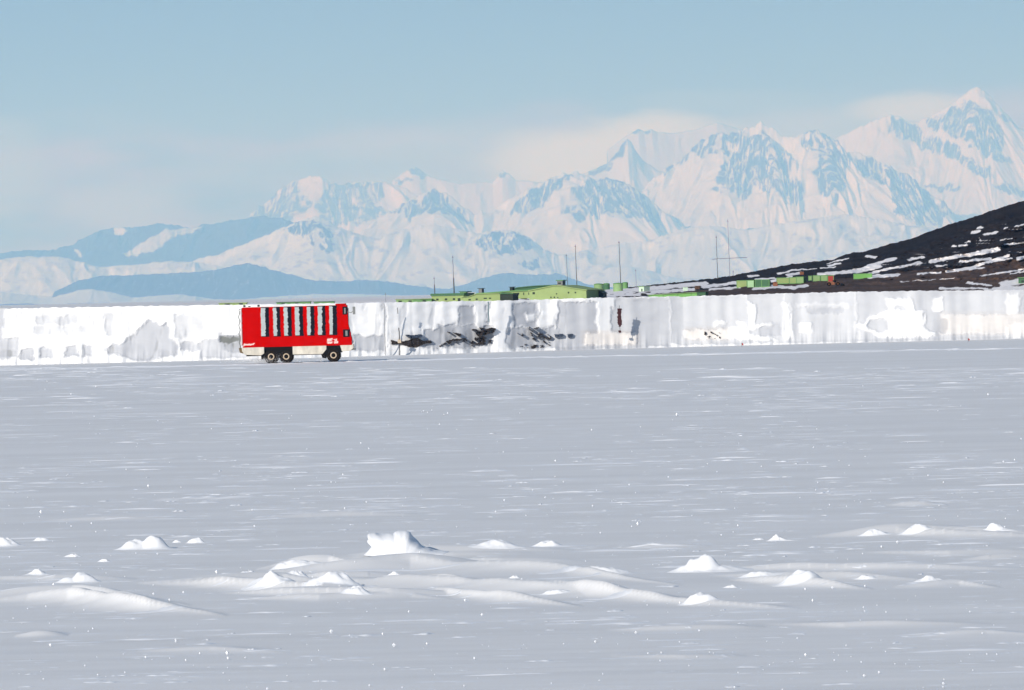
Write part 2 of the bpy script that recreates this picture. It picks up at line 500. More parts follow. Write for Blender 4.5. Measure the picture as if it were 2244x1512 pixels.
# small hard wind ridges all over the ice, far too many to count
def build_ridges():
    V, Fc, base = [], [], 0
    nx, ny = 13, 5
    tx = np.linspace(-1, 1, nx)
    cr = np.array([-1.0, -0.62, -0.1, 0.45, 1.0]); hz = np.array([0.0, 0.72, 1.0, 0.6, 0.0])
    faces = grid_faces(ny, nx)
    for i in range(12500):
        py = 806 + (RNG.random() ** 1.35) * 720
        px = RNG.uniform(-700, 2950)
        if 690 < px < 760 and py < 815: continue
        if i < 420:                       # a thrown up line of snow along the track in front of the bank
            px = RNG.uniform(-150, 2400); py = np.interp(px, [0, 560, 760, 1460, 2244], [811, 799, 792, 777.5, 763.5]) + RNG.normal(0, .8)
        x, y = ground_at(px, py)
        if y > 750 or (ground_z(x, y) > .10 and i >= 420): continue
        if i >= 800 and RNG.random() > sst(.36, .62, float(fbm(px / 420, py / 55, 44, 3))) + .12: continue
        soft_ = 420 <= i < 800 and py > 1010
        hpx = RNG.uniform(0.5, 1.9) * (1.0 + 0.8 * (RNG.random() < 0.12)) * (0.75 + 0.35 * (py > 1000))
        Lpx = RNG.lognormal(3.45, 0.7)
        if soft_: hpx, Lpx = RNG.uniform(1.6, 4.5), RNG.lognormal(4.1, .5)
        H = hpx * y / F; Lm = min(Lpx, 260) * y / F
        dep = H * (RNG.uniform(5.0, 9.0) if soft_ else RNG.uniform(2.0, 4.5)) + 0.08
        env = (1 - tx ** 2) ** 0.8 * (0.6 + 0.8 * vn(tx * 2.5 + i * 3.7, tx * 0 + i, 4))
        wob = (vn(tx * 1.5 + i * 1.3, tx * 0 + 5.5, 9) - 0.5) * dep * 1.5
        ang = RNG.normal(0.0, 0.03)
        xx = x + tx[None, :] * Lm + 0 * cr[:, None]
        yy = y + cr[:, None] * dep * (0.4 + 0.6 * env[None, :]) + wob[None, :] + tx[None, :] * Lm * ang
        zz = hz[:, None] * H * env[None, :] - 0.012 + ground_z(xx, yy)
        V.append(np.stack([xx, yy, zz], -1).reshape(-1, 3)); Fc.append(faces + base); base += nx * ny
    o = mesh_np('wind_ridges', np.concatenate(V), np.concatenate(Fc), M_DRIFT)
    tag(o, 'thin white wind ridges streaking the grey sea ice', 'snow ridges', kind='stuff')
build_ridges()

# glinting frost crystals
def build_crystals():
    m, n, l, b = new_mat('frost_crystal')
    b.inputs['Base Color'].default_value = (0.95, 0.96, 0.97, 1); b.inputs['Roughness'].default_value = 0.25
    V, Fc = [], []
    for i in range(850):
        py = 830 + RNG.random() ** 0.8 * 690; px = RNG.uniform(-500, 2750)
        x, y = ground_at(px, py)
        r = y / F * min(4.6, RNG.lognormal(0.08, 0.58)) * (0.6 + 0.55 * (py - 800) / 700)
        yaw = RNG.uniform(0, 1.57)
        c, s = math.cos(yaw) * r, math.sin(yaw) * r
        b0 = len(V)
        z = r * 0.9 + 0.01 + float(ground_z(x, y))
        V += [(x + c, y + s, z), (x - s, y + c, z), (x - c, y - s, z), (x + s, y - c, z), (x, y, z + r * 1.1), (x, y, z - r * 1.1)]
        for k in range(4):
            Fc += [(b0 + k, b0 + (k + 1) % 4, b0 + 4), (b0 + (k + 1) % 4, b0 + k, b0 + 5)]
    me = bpy.data.meshes.new('frost_crystals'); me.from_pydata(V, [], Fc); me.materials.append(m)
    o = bpy.data.objects.new('frost_crystals', me); COL.objects.link(o)
    tag(o, 'tiny bright frost crystals glinting on the snow surface', 'frost', kind='stuff')
build_crystals()

# ------------------------------------------------------------------ snow mounds on the near ice
def mound(px, py, wpx, hpx, label, bumps=((0, 1, 1, 2.0),), tail=0.0, depth=0.75, seed=0):
    """bumps: (centre -1..1, half width, height, sharpness); tail: how far a drift trails off to the right"""
    x, y = ground_at(px, py)
    k = y / F
    Wm, H = wpx * k / 2 * 1.18, hpx * k * .86
    nx, ny = 76, 30
    X = np.linspace(-1.7, 1.7 + tail, nx)[None, :] * np.ones((ny, 1))
    Yv = np.linspace(-1, 1.6, ny)[:, None] * np.ones((1, nx))
    h = np.zeros_like(X)
    for c, w, hh, sh in bumps:
        dx = (X - c) / w
        dx = np.where((dx > 0) & (tail > 0), dx / (1 + tail * 0.6), dx)
        rr = np.sqrt(dx ** 2 + (Yv / np.where(Yv < 0, 0.75, 1.3)) ** 2 * (1.0 / max(w, 0.55)))
        if sh < 1.5:
            hb = hh * (.85 * np.exp(-(rr * 1.9) ** 1.35) + .2 * np.exp(-(rr * .9) ** 1.7))
        else:
            hb = hh * (.84 * np.exp(-(rr * 1.42) ** (sh * .9 + 1.1)) + .18 * np.exp(-(rr * .85) ** 1.7))
        h = np.maximum(h, hb) + 0.15 * np.minimum(h, hb)
    if tail > 0:
        tt = np.clip((X - 0.2) / (1 + tail), 0, 1)
        h = np.maximum(h, 0.28 * (1 - tt) * (X > -0.2) * np.clip(1 - (Yv / 0.8) ** 2, 0, 1))
    h *= 0.55 + 0.90 * fbm(X * 2.0 + seed * 7, Yv * 2.1, seed, 4)
    e = sst(0, 0.6, 1.7 - np.abs(X - 0) + (X > 0) * tail) * sst(0, 0.15, Yv + 1) * sst(0, 0.15, 1.6 - Yv)
    Z = h * e * H * 1.05 - 0.02 * (1 - np.clip(h * 12, 0, 1)) - 0.01
    Z = Z + ground_z(x + X * Wm, y + Yv * Wm * depth)
    v = np.stack([X * Wm, Yv * Wm * depth, Z], -1)
    o = mesh_np('snow_mound', v, grid_faces(ny, nx), M_SNOW)
    o.location = (x, y, 0.0)
    tag(o, label, 'snow mound', 'snow mounds on the near ice')
    return o

def snow_block():
    out = [(798, 1219), (806, 1211), (812, 1203), (808, 1194), (806, 1187), (812, 1183), (805, 1177), (809, 1173), (822, 1172), (838, 1174), (852, 1173),
           (864, 1174), (868, 1169), (877, 1166), (890, 1167), (897, 1172), (904, 1182), (916, 1192), (930, 1202), (950, 1210), (985, 1214), (990, 1219)]
    x0, y0 = ground_at(880, 1218)
    k = y0 / F
    p = np.array([((a - 880) * k, (1218 - b + (a - 880) * -0.017) * k) for a, b in out])
    # resample the outline finely
    d = np.r_[0, np.cumsum(np.hypot(*np.diff(p, axis=0).T))]
    t = np.linspace(0, d[-1], 90)
    q = np.stack([np.interp(t, d, p[:, 0]), np.interp(t, d, p[:, 1])], -1)
    cxm, czm = 0.0, 0.0
    rings, dep = 15, 1.0
    V = []
    for j in range(rings):
        a = -1 + 2 * j / (rings - 1)
        s = max(0.0, (1 - abs(a) ** 2.6)) ** 0.5
        jx = (fbm(t * 2.2, t * 0 + a * .8, 5, 3) - .5) * 0.14
        V.append(np.stack([q[:, 0] * (0.45 + 0.55 * s) + jx * s, np.full(90, a * dep) + (fbm(t * 1.2, t * 0 + a * 2, 9, 2) - .5) * 0.15, np.maximum(q[:, 1] * s + jx * 0.5 * s, -0.05)], -1))
    o = mesh_np('snow_block', np.array(V), grid_faces(rings, 90), M_SNOW)
    o.location = (x0, y0, float(ground_z(x0, y0)))
    tag(o, 'large jagged white snow block with undercut left side, biggest lump on the near ice', 'snow block')
snow_block()

mound(318, 1203, 118, 32, 'broad twin humped snow mound on the ice left of the jagged snow block', ((-0.35, 0.55, 0.72, 2), (0.28, 0.5, 1, 2.2)), seed=1)
mound(590, 1292, 96, 27, 'pointed cone shaped snow mound below the thin drift left of the middle', ((0, .8, 1, 1.3), (.5, .7, .3, 2)), seed=2)
mound(735, 1295, 112, 28, 'wide round bright snow mound just right of the pointed cone mound', ((0, 0.8, 1, 3.0), (-.5, .6, .4, 2)), 0.5, seed=3)
mound(780, 1312, 60, 16, 'small low snow mound in front of the wide round bright one', ((0, 1, 1, 2),), seed=4)
mound(632, 1252, 90, 21, 'bright rounded snow mound heading a drift, below the jagged snow block', ((0, 0.9, 1, 2),), 1.4, seed=5)
mound(545, 1270, 66, 18, 'small flat topped snow mound left of the drift heads and above the cone', ((0, 1, 1, 2.4),), seed=6)
mound(655, 1272, 50, 15, 'faint little snow mound tucked above the cone and the wide round mound', ((0, 1, 1, 2),), seed=7)
mound(178, 1276, 100, 21, 'rounded snow mound with a lower left shoulder, second from the left edge drift', ((-0.45, 0.5, 0.6, 2), (0.1, 0.6, 1, 2.3)), seed=8)
mound(82, 1260, 48, 17, 'small spiky snow mound near the left edge above the long drift', ((0, 1, 1, 1.0),), seed=9)
mound(5, 1197, 70, 20, 'snow mound cut off by the left edge of the picture', ((0, 1, 1, 1.8),), seed=10)
mound(96, 1186, 44, 9, 'tiny flat snow mound above and right of the edge mound', ((-0.3, 0.7, 1, 2),), 0.6, seed=11)
mound(432, 1190, 44, 12, 'small square shouldered snow mound right of the twin humped one', ((-0.2, 0.8, 1, 3),), 0.4, seed=12)
mound(388, 1189, 20, 6, 'very small snow mound between the twin humped and the square shouldered one', seed=13)
mound(228, 1230, 28, 7, 'lone tiny snow mound on the ice below the twin humped one', seed=14)
mound(160, 1219, 38, 8, 'low flat snow mound left of the lone tiny one', ((0, 1, 1, 2.5),), seed=15)
mound(1200, 1197, 68, 14, 'low wide snow mound alone to the right of the jagged snow block', ((0, 1, 1, 2.6),), seed=16)
mound(1090, 1208, 90, 16, 'dull low snow mound on the tail of the jagged snow block', ((0, 1, 1, 1.6),), seed=17)
mound(868, 1265, 40, 16, 'leaning narrow snow mound standing on the drift below the jagged snow block', ((-0.2, 0.8, 1, 1.2),), 1.0, seed=18)
mound(1128, 1267, 26, 7, 'tiny snow mound on the middle drift', seed=19)
mound(1215, 1307, 60, 10, 'low bright snow mound on the lower middle drift', ((0, 1, 1, 2.2),), seed=20)
mound(1325, 1256, 86, 15, 'wide flat snow mound left of the humped mound with the long tail', ((0, 1, 1, 2),), 0.6, seed=21)
mound(1540, 1251, 126, 34, 'tall humped snow mound with a tail drift reaching right', ((0.0, 0.5, 1, 3.4), (-0.25, 0.35, .8, 2.6), (-0.5, 0.55, 0.42, 2), (.5, .7, .35, 2)), 0.6, seed=22)
mound(1705, 1184, 40, 17, 'small peaked snow mound with a step on its left, far right field', ((-0.2, 0.7, 1, 1.1),), 1.2, seed=23)
mound(1662, 1182, 26, 5, 'speck of a snow mound left of the small peaked one', seed=24)
mound(1655, 1267, 70, 13, 'snow mound at the upper left end of the right hand drift pair', ((0, 1, 1, 2),), 0.5, seed=25)
mound(1752, 1284, 100, 18, 'long smooth snow mound on the right hand drift pair', ((-0.1, 0.8, 1, 2),), 0.9, seed=26)
mound(1602, 1288, 34, 7, 'tiny snow mound below the left end of the right hand drift pair', seed=27)
mound(1898, 1273, 46, 9, 'small lens shaped snow mound between the drift pair and the peaked right mound', seed=28)
mound(2032, 1278, 60, 17, 'peaked snow mound towards the right edge', ((0, 1, 1, 1.2),), 0.8, seed=29)
mound(1535, 1327, 84, 17, 'bright snow mound at the end of the long lower drift', ((-0.2, 0.7, 1, 2.2),), 1.2, seed=30)
mound(1915, 1175, 60, 14, 'left snow mound of the two on the upper right drift', ((-0.1, 0.8, 1, 1.8),), 0.4, seed=31)
mound(2008, 1174, 70, 15, 'middle snow mound on the upper right drift', ((-0.1, 0.8, 1, 1.7),), 0.4, seed=32)
mound(2185, 1171, 60, 17, 'rounded snow mound on the upper right drift beside the right edge', ((-0.2, 0.6, 1, 2.4),), 0.6, seed=33)

# ------------------------------------------------------------------ the mirage band behind the bus, built as a solid bank
BANK_TOP = [(-1000, 695), (-300, 680), (0, 676), (240, 672), (480, 668), (700, 665), (900, 662), (1000, 660), (1150, 657.5), (1300, 652.5), (1400, 650.5), (1500, 649.5), (1700, 643.5), (1900, 638.5), (2100, 636.5), (2244, 635), (2600, 629), (3300, 615)]
BANK_D = [(-1000, 757), (0, 757), (600, 757), (900, 764), (1200, 774), (1500, 780), (3300, 784)]
_bp = np.linspace(-1000, 3300, 87)
_bD = np.interp(_bp, *np.array(BANK_D, float).T)
_bh = 756 + F * (np.array([ray(p, 756)[1] for p in _bp]))          # row of the horizon above each column, nearly
BANK_BASE = np.stack([_bp, _bh + CAM_H * F / _bD], -1)
bt, bb = np.array(BANK_TOP, float).T, BANK_BASE.T

def rect(x0, x1, y0, y1): return [(x0, y0), (x1, y0), (x1, y1), (x0, y1)]
# the mirage's grey tones (strength) and white columns, painted into the bank's colour
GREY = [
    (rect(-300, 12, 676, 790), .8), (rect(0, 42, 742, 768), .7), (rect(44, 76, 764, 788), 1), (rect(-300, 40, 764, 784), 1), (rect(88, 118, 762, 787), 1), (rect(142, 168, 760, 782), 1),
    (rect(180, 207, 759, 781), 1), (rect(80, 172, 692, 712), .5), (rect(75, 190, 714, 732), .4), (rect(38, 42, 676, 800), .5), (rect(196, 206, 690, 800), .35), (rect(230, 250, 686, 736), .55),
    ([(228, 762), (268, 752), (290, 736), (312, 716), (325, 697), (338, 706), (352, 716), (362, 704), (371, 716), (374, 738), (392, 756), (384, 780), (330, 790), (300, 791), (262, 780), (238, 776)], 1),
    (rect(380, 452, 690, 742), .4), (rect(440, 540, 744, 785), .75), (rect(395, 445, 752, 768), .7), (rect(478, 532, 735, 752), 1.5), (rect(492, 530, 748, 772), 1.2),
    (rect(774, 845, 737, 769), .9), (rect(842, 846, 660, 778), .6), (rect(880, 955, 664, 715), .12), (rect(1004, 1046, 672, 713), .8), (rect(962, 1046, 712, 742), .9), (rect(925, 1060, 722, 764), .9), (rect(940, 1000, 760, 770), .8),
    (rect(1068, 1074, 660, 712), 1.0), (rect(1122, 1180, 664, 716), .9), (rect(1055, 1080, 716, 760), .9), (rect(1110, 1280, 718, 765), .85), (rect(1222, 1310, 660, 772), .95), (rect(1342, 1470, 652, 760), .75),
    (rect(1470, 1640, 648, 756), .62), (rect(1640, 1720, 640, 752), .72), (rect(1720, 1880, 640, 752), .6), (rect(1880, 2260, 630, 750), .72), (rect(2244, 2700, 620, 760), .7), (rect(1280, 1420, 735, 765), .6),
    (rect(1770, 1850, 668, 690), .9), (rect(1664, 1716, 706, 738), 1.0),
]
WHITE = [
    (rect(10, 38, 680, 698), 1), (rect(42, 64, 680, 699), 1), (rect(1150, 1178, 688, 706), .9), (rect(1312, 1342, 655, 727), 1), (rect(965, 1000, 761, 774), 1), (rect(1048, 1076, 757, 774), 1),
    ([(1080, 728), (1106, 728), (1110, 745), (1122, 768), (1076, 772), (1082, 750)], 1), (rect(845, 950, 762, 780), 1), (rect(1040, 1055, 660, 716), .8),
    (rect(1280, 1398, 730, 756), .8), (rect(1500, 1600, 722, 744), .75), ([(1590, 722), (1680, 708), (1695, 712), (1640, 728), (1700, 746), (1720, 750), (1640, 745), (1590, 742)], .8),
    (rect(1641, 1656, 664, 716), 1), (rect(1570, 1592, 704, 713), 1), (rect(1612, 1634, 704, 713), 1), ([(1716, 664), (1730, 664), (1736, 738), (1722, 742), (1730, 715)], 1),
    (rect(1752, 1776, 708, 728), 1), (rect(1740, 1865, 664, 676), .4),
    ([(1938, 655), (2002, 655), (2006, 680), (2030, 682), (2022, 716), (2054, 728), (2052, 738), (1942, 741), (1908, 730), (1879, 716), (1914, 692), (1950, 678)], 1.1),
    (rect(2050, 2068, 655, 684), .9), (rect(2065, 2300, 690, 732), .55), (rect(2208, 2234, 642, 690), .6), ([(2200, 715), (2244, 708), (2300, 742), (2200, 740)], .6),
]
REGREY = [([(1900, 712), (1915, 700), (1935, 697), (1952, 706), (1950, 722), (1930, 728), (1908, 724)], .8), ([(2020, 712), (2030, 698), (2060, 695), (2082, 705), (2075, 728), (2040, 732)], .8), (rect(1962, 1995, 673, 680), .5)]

def soft_poly(px, py, poly, soft):
    """0..1 with an edge about soft wide: average of a few shifted tests"""
    s = 0
    for dx, dy in ((0, 0), (soft, 0), (-soft, 0), (0, soft), (0, -soft), (soft * .6, soft * .6), (-soft * .6, soft * .6)):
        s = s + inside(px + dx, py + dy, poly)
    return s / 7.0

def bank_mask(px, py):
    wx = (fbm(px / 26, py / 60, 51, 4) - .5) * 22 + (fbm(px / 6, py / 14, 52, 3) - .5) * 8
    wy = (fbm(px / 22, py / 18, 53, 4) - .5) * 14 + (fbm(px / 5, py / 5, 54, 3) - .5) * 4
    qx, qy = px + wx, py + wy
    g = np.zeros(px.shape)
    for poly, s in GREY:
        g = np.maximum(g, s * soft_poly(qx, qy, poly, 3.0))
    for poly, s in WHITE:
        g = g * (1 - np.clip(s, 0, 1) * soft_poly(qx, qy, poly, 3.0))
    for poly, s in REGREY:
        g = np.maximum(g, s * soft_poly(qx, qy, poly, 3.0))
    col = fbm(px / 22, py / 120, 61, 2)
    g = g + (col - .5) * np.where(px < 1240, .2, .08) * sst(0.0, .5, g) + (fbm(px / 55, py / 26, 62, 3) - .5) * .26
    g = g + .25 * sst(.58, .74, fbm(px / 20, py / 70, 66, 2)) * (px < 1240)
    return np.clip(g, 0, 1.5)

def build_bank():
    px = np.arange(-900, 3200, 1.8); n = len(px); rows = 76
    top = np.interp(px, *bt) + (fbm(px / 14, px * 0, 71, 4) - .5) * 4.5
    gx, gy = ground_at(px, np.interp(px, *bb))
    gy = gy + (fbm(px / 60, px * 0, 72, 2) - .5) * .9
    a, b = ray(px, top)
    zt = CAM_H + b * (gy + 1.2)
    t = np.linspace(0, 1, rows)[:, None]
    X = np.repeat(gx[None, :], rows, 0)
    Z = t * (zt[None, :] + .06) - .06
    Y = np.repeat(gy[None, :], rows, 0) + t * 1.2
    qx, qy = proj(X, Y, Z)
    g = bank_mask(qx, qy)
    rel = .25 * g + .34 * (fbm(qx / 60, qy / 30, 81, 2) - .5) * np.where(qx < 1240, 1, .5)
    rel *= sst(0, .08, t) * (0.25 + .75 * sst(1.0, .9, t))
    rel += -0.9 * (1 - t) ** 6 * (0.4 + fbm(qx / 18, qy * 0, 85, 3))
    Y = Y + rel
    warm = .6 * soft_poly(qx, qy, rect(1275, 1400, 726, 758), 6) + .6 * soft_poly(qx, qy, rect(1500, 1600, 720, 746), 6) + .5 * soft_poly(qx, qy, rect(2060, 2300, 688, 735), 8)
    # rounded crest and long back slope
    bk = [(0.8, -0.05), (3.0, -0.25), (9.0, -1.6), (25.0, -4.5), (45.0, -7.2)]
    Xb = np.stack([X[-1]] * len(bk)); Yb = np.stack([Y[-1] + d for d, _ in bk]); Zb = np.stack([Z[-1] + d for _, d in bk])
    V = np.concatenate([np.stack([X, Y, Z], -1), np.stack([Xb, Yb, Zb], -1)], 0)
    z0 = np.zeros_like(Xb)
    o = mesh_np('mirage_bank', V, grid_faces(rows + len(bk), n), M_BANK, attrs={'ice': np.concatenate([g, z0 + .6]), 'warm': np.concatenate([warm, z0])})  # mirage band built as a solid bank; 'ice' is its painted grey
    tag(o, kind='structure')

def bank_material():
    m, n, l, b = new_mat('mirage_bank_face')
    a = n.new('ShaderNodeAttribute'); a.attribute_name = 'ice'  # grey tones of the mirage, painted into the colour
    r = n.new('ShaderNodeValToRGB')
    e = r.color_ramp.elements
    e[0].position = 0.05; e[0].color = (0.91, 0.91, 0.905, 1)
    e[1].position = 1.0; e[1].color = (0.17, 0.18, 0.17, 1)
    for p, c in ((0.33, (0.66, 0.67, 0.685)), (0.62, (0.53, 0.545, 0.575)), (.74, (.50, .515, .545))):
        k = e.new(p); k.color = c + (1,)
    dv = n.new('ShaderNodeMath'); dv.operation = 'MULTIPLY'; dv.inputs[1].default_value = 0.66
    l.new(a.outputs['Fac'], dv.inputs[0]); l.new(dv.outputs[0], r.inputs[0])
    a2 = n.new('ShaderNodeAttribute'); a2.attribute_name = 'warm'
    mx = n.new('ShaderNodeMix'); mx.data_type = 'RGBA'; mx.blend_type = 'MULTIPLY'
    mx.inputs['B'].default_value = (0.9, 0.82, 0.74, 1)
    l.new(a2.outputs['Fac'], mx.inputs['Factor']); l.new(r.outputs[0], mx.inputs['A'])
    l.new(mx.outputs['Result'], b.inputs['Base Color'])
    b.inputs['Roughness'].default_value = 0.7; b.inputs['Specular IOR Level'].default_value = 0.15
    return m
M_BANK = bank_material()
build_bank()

def bank_point(px, py):
    """a point on the bank's face"""
    bx, by = ground_at(px, np.interp(px, *bb))
    return at(px, py, float(by) + 0.3)

# ------------------------------------------------------------------ dark smears of the mirage, built as solid lumps
M_SMEAR = paint('dark_smear_tone', (0.06, 0.05, 0.047), 0.9, 0.7, 2.2, 0.1)
M_BLUESMEAR = paint('blue_grey_smear', (0.07, 0.09, 0.13), 0.9, 0.4, 3.0, 0.1)
def dark_smear(polys, label, mat=None, seed=0, ragged=5.0, thr=.5, density=0.0):
    pts = np.array([p for q in polys for p in q], float)
    x0, x1, y0, y1 = pts[:, 0].min() - 3, pts[:, 0].max() + 3, pts[:, 1].min() - 3, pts[:, 1].max() + 3
    st = 0.9
    gx, gy = np.meshgrid(np.arange(x0, x1, st), np.arange(y0, y1, st))
    wx = (fbm(gx / 9, gy / 7, seed + 1001, 3) - .5) * ragged * 1.3; wy = (fbm(gx / 8, gy / 6, seed + 1005, 3) - .5) * ragged * .7
    m = np.zeros(gx.shape)
    for q in polys:
        m = np.maximum(m, soft_poly(gx + wx, gy + wy, q, 1.0))
    if density:
        m *= sst(density - .06, density + .06, fbm(gx / 12, gy / 5, seed + 1009, 3))
    keep = m >= thr
    by = ground_at(gx, np.interp(gx, *bb))[1]
    X, Y, Z = at(gx, gy, by + 0.05)
    ox, oz = X.mean(), 0.0
    Y = Y - 0.25 * fbm(gx / 6, gy / 5, seed + 3, 3)
    Yb = by + 4.0
    MBv, fcs = [], []
    idx = -np.ones(gx.shape, int)
    cell = keep[:-1, :-1] & keep[1:, :-1] & keep[:-1, 1:] & keep[1:, 1:]
    r, c = gx.shape
    front = np.stack([X, Y, Z], -1).reshape(-1, 3); back = np.stack([X, np.broadcast_to(Yb, X.shape), Z], -1).reshape(-1, 3)
    N = r * c
    F4 = []
    ii, jj = np.nonzero(cell)
    for i, j in zip(ii, jj):
        a, b_, d, e = i * c + j, i * c + j + 1, (i + 1) * c + j + 1, (i + 1) * c + j
        F4.append((a, e, d, b_))
        for (p, q_, ni, nj) in ((a, b_, i - 1, j), (b_, d, i, j + 1), (d, e, i + 1, j), (e, a, i, j - 1)):
            if not (0 <= ni < r - 1 and 0 <= nj < c - 1 and cell[ni, nj]):
                F4.append((p, q_, q_ + N, p + N))
    allv = np.concatenate([front, back])
    F4 = np.array(F4)
    u, inv = np.unique(F4, return_inverse=True)
    o = mesh_np('mirage_smear', allv[u], inv.reshape(-1, 4), mat or M_SMEAR, smooth=False)  # solid lump standing in for a dark mirage smear
    tag(o, label, 'rock', 'dark mirage smears on the bank')
dark_smear([[(856, 744), (872, 749), (895, 745), (912, 740), (928, 746), (945, 745), (947, 752), (930, 754), (915, 762), (893, 760), (875, 754), (858, 756)]], 'long dark brown diamond shaped mirage smear low in the bank, right of the bus', seed=1, ragged=3)
dark_smear([[(888, 733), (905, 734), (925, 732), (926, 740), (908, 741), (890, 738)]], 'small blue black mirage smear just above the long diamond shaped one', M_BLUESMEAR, seed=2, ragged=3)
dark_smear([[(975, 726), (1000, 729), (1020, 732), (1010, 738), (990, 734)], [(990, 741), (1020, 741), (1028, 748), (1005, 752), (985, 753), (960, 762), (945, 768), (960, 758)]], 'thin forked dark mirage smear between the diamond patch and the big black cluster', seed=3, ragged=5, density=.47)
dark_smear([[(1030, 722), (1050, 718), (1090, 719), (1085, 728), (1062, 735), (1062, 740), (1078, 742), (1076, 752), (1058, 756), (1030, 758), (1034, 745), (1045, 735)]], 'biggest black ragged mirage smear cluster in the middle of the bank', seed=4, ragged=7, density=.45)
dark_smear([[(1126, 729), (1150, 731), (1149, 738), (1130, 736)], [(1160, 715), (1182, 717), (1183, 746), (1165, 745)], [(1181, 731), (1209, 731), (1207, 758), (1194, 756), (1185, 744)]], 'speckled brown mirage smear right of the black cluster, halfway up the bank', seed=5, ragged=7, density=.53)
dark_smear([[(1118, 765), (1146, 757), (1151, 762), (1125, 769)], [(1150, 754), (1196, 757), (1193, 768), (1156, 768)]], 'broken dark mirage smears at the foot of the bank under the speckled patch', seed=6, ragged=6, density=.47)
dark_smear([[(1214, 732), (1234, 731), (1234, 738), (1216, 739)], [(1242, 732), (1256, 731), (1256, 740), (1244, 740)]], 'pair of small slate blue mirage flecks right of the speckled patch', M_BLUESMEAR, seed=7, ragged=3)
dark_smear([[(1535, 727), (1560, 726), (1580, 728), (1580, 742), (1560, 742), (1535, 738)]], 'fine grey mirage speckle on the cream ribs far right in the bank', seed=8, ragged=5, density=.60)

# ------------------------------------------------------------------ dark volcanic hill and its shore
HILL = [(430, 671), (470, 668), (520, 666), (600, 664.5), (700, 662.5), (780, 661), (900, 656.5), (1000, 651), (1100, 648), (1200, 643), (1290, 637), (1340, 633), (1400, 627), (1450, 622), (1500, 617), (1530, 613), (1575, 609), (1600, 604), (1640, 597), (1680, 589), (1740, 578), (1800, 571), (1825, 569), (1845, 560), (1868, 553), (1890, 552), (1950, 535), (2000, 522), (2040, 506), (2080, 492), (2120, 480), (2170, 463), (2200, 452), (2244, 440), (2330, 412), (2450, 380), (2700, 330), (3000, 285), (3400, 255)]
ht = np.array(HILL, float).T
D_SHORE, D_CREST = 1350.0, 1540.0
HSNOW = [([(1640, 605), (1660, 604)], 2), ([(1703, 600), (1743, 591)], 2.5), ([(1725, 603), (1756, 598)], 3), ([(1690, 617), (1735, 607)], 3), ([(1655, 612), (1700, 610)], 2),
    ([(1650, 633), (1700, 628), (1740, 631), (1770, 625)], 3.5), ([(1795, 601), (1830, 598), (1890, 594), (1930, 582)], 4), ([(1870, 592), (1930, 583)], 3), ([(1905, 606), (1930, 605)], 4),
    ([(1890, 588), (1935, 573), (1962, 567)], 4), ([(1990, 570), (2025, 563)], 3), ([(1895, 603), (1935, 592), (1975, 584), (2017, 576)], 3.2), ([(1905, 607), (1967, 602)], 4),
    ([(2038, 574), (2085, 564), (2110, 560), (2150, 555), (2188, 547)], 4.2), ([(2140, 553), (2185, 545)], 3.5), ([(2105, 573), (2170, 567)], 3), ([(2075, 595), (2130, 587), (2160, 575), (2210, 560)], 3.4), ([(2125, 591), (2157, 586)], 2),
    ([(2010, 600), (2060, 597)], 1.8), ([(2142, 500), (2150, 498)], 3.5), ([(2130, 509), (2146, 507)], 3.4), ([(2158, 514), (2184, 509)], 3.4), ([(2200, 500), (2207, 498)], 1.8), ([(2225, 496), (2260, 489)], 1.8),
    ([(2085, 540), (2097, 539)], 2), ([(2103, 539), (2118, 536)], 2.6), ([(2113, 531), (2125, 529)], 1.6), ([(2148, 520), (2149, 527)], 1), ([(2200, 536), (2260, 530)], 2), ([(2230, 567), (2260, 560)], 4),
    ([(2150, 604), (2260, 588)], 1.8), ([(1975, 617), (2090, 610)], .9), ([(2060, 632), (2150, 632), (2180, 635), (2260, 637)], 2.6), ([(2118, 619), (2170, 625)], 2.5), ([(2195, 624), (2260, 612)], 8), ([(2180, 634), (2260, 630)], 6),
    ([(1325, 638), (1400, 635), (1450, 630), (1500, 625), (1545, 621)], 5.5), ([(1310, 650), (1400, 645)], 2.4), ([(1430, 640), (1520, 634)], 4), ([(1540, 628), (1612, 620)], 4), ([(1555, 634), (1620, 630)], 3), ([(1300, 644), (1350, 642)], 2),
    ([(300, 672), (600, 667), (900, 662)], 9), ([(880, 654), (1000, 650)], 4), ([(1812, 578), (1860, 566)], 1.5), ([(1815, 583), (1842, 576)], 2), ([(1800, 588), (1830, 585)], 2), ([(1740, 592), (1790, 588)], 1.5), ([(1900, 562), (1918, 563)], 3),
    ([(2050, 583), (2075, 580)], 1.5), ([(2190, 527), (2215, 523)], 1.2), ([(2170, 575), (2215, 566)], 2.0), ([(2215, 600), (2260, 592)], 1.5)]
EARTH = [(1500, 640), (1560, 632), (1650, 628), (1750, 618), (1830, 612), (1900, 606), (1960, 598), (2010, 592), (2080, 588), (2150, 585), (2200, 572), (2320, 555), (2400, 660), (1500, 660)]

def hill_front(px): return np.interp(px, *bt) + 7.0

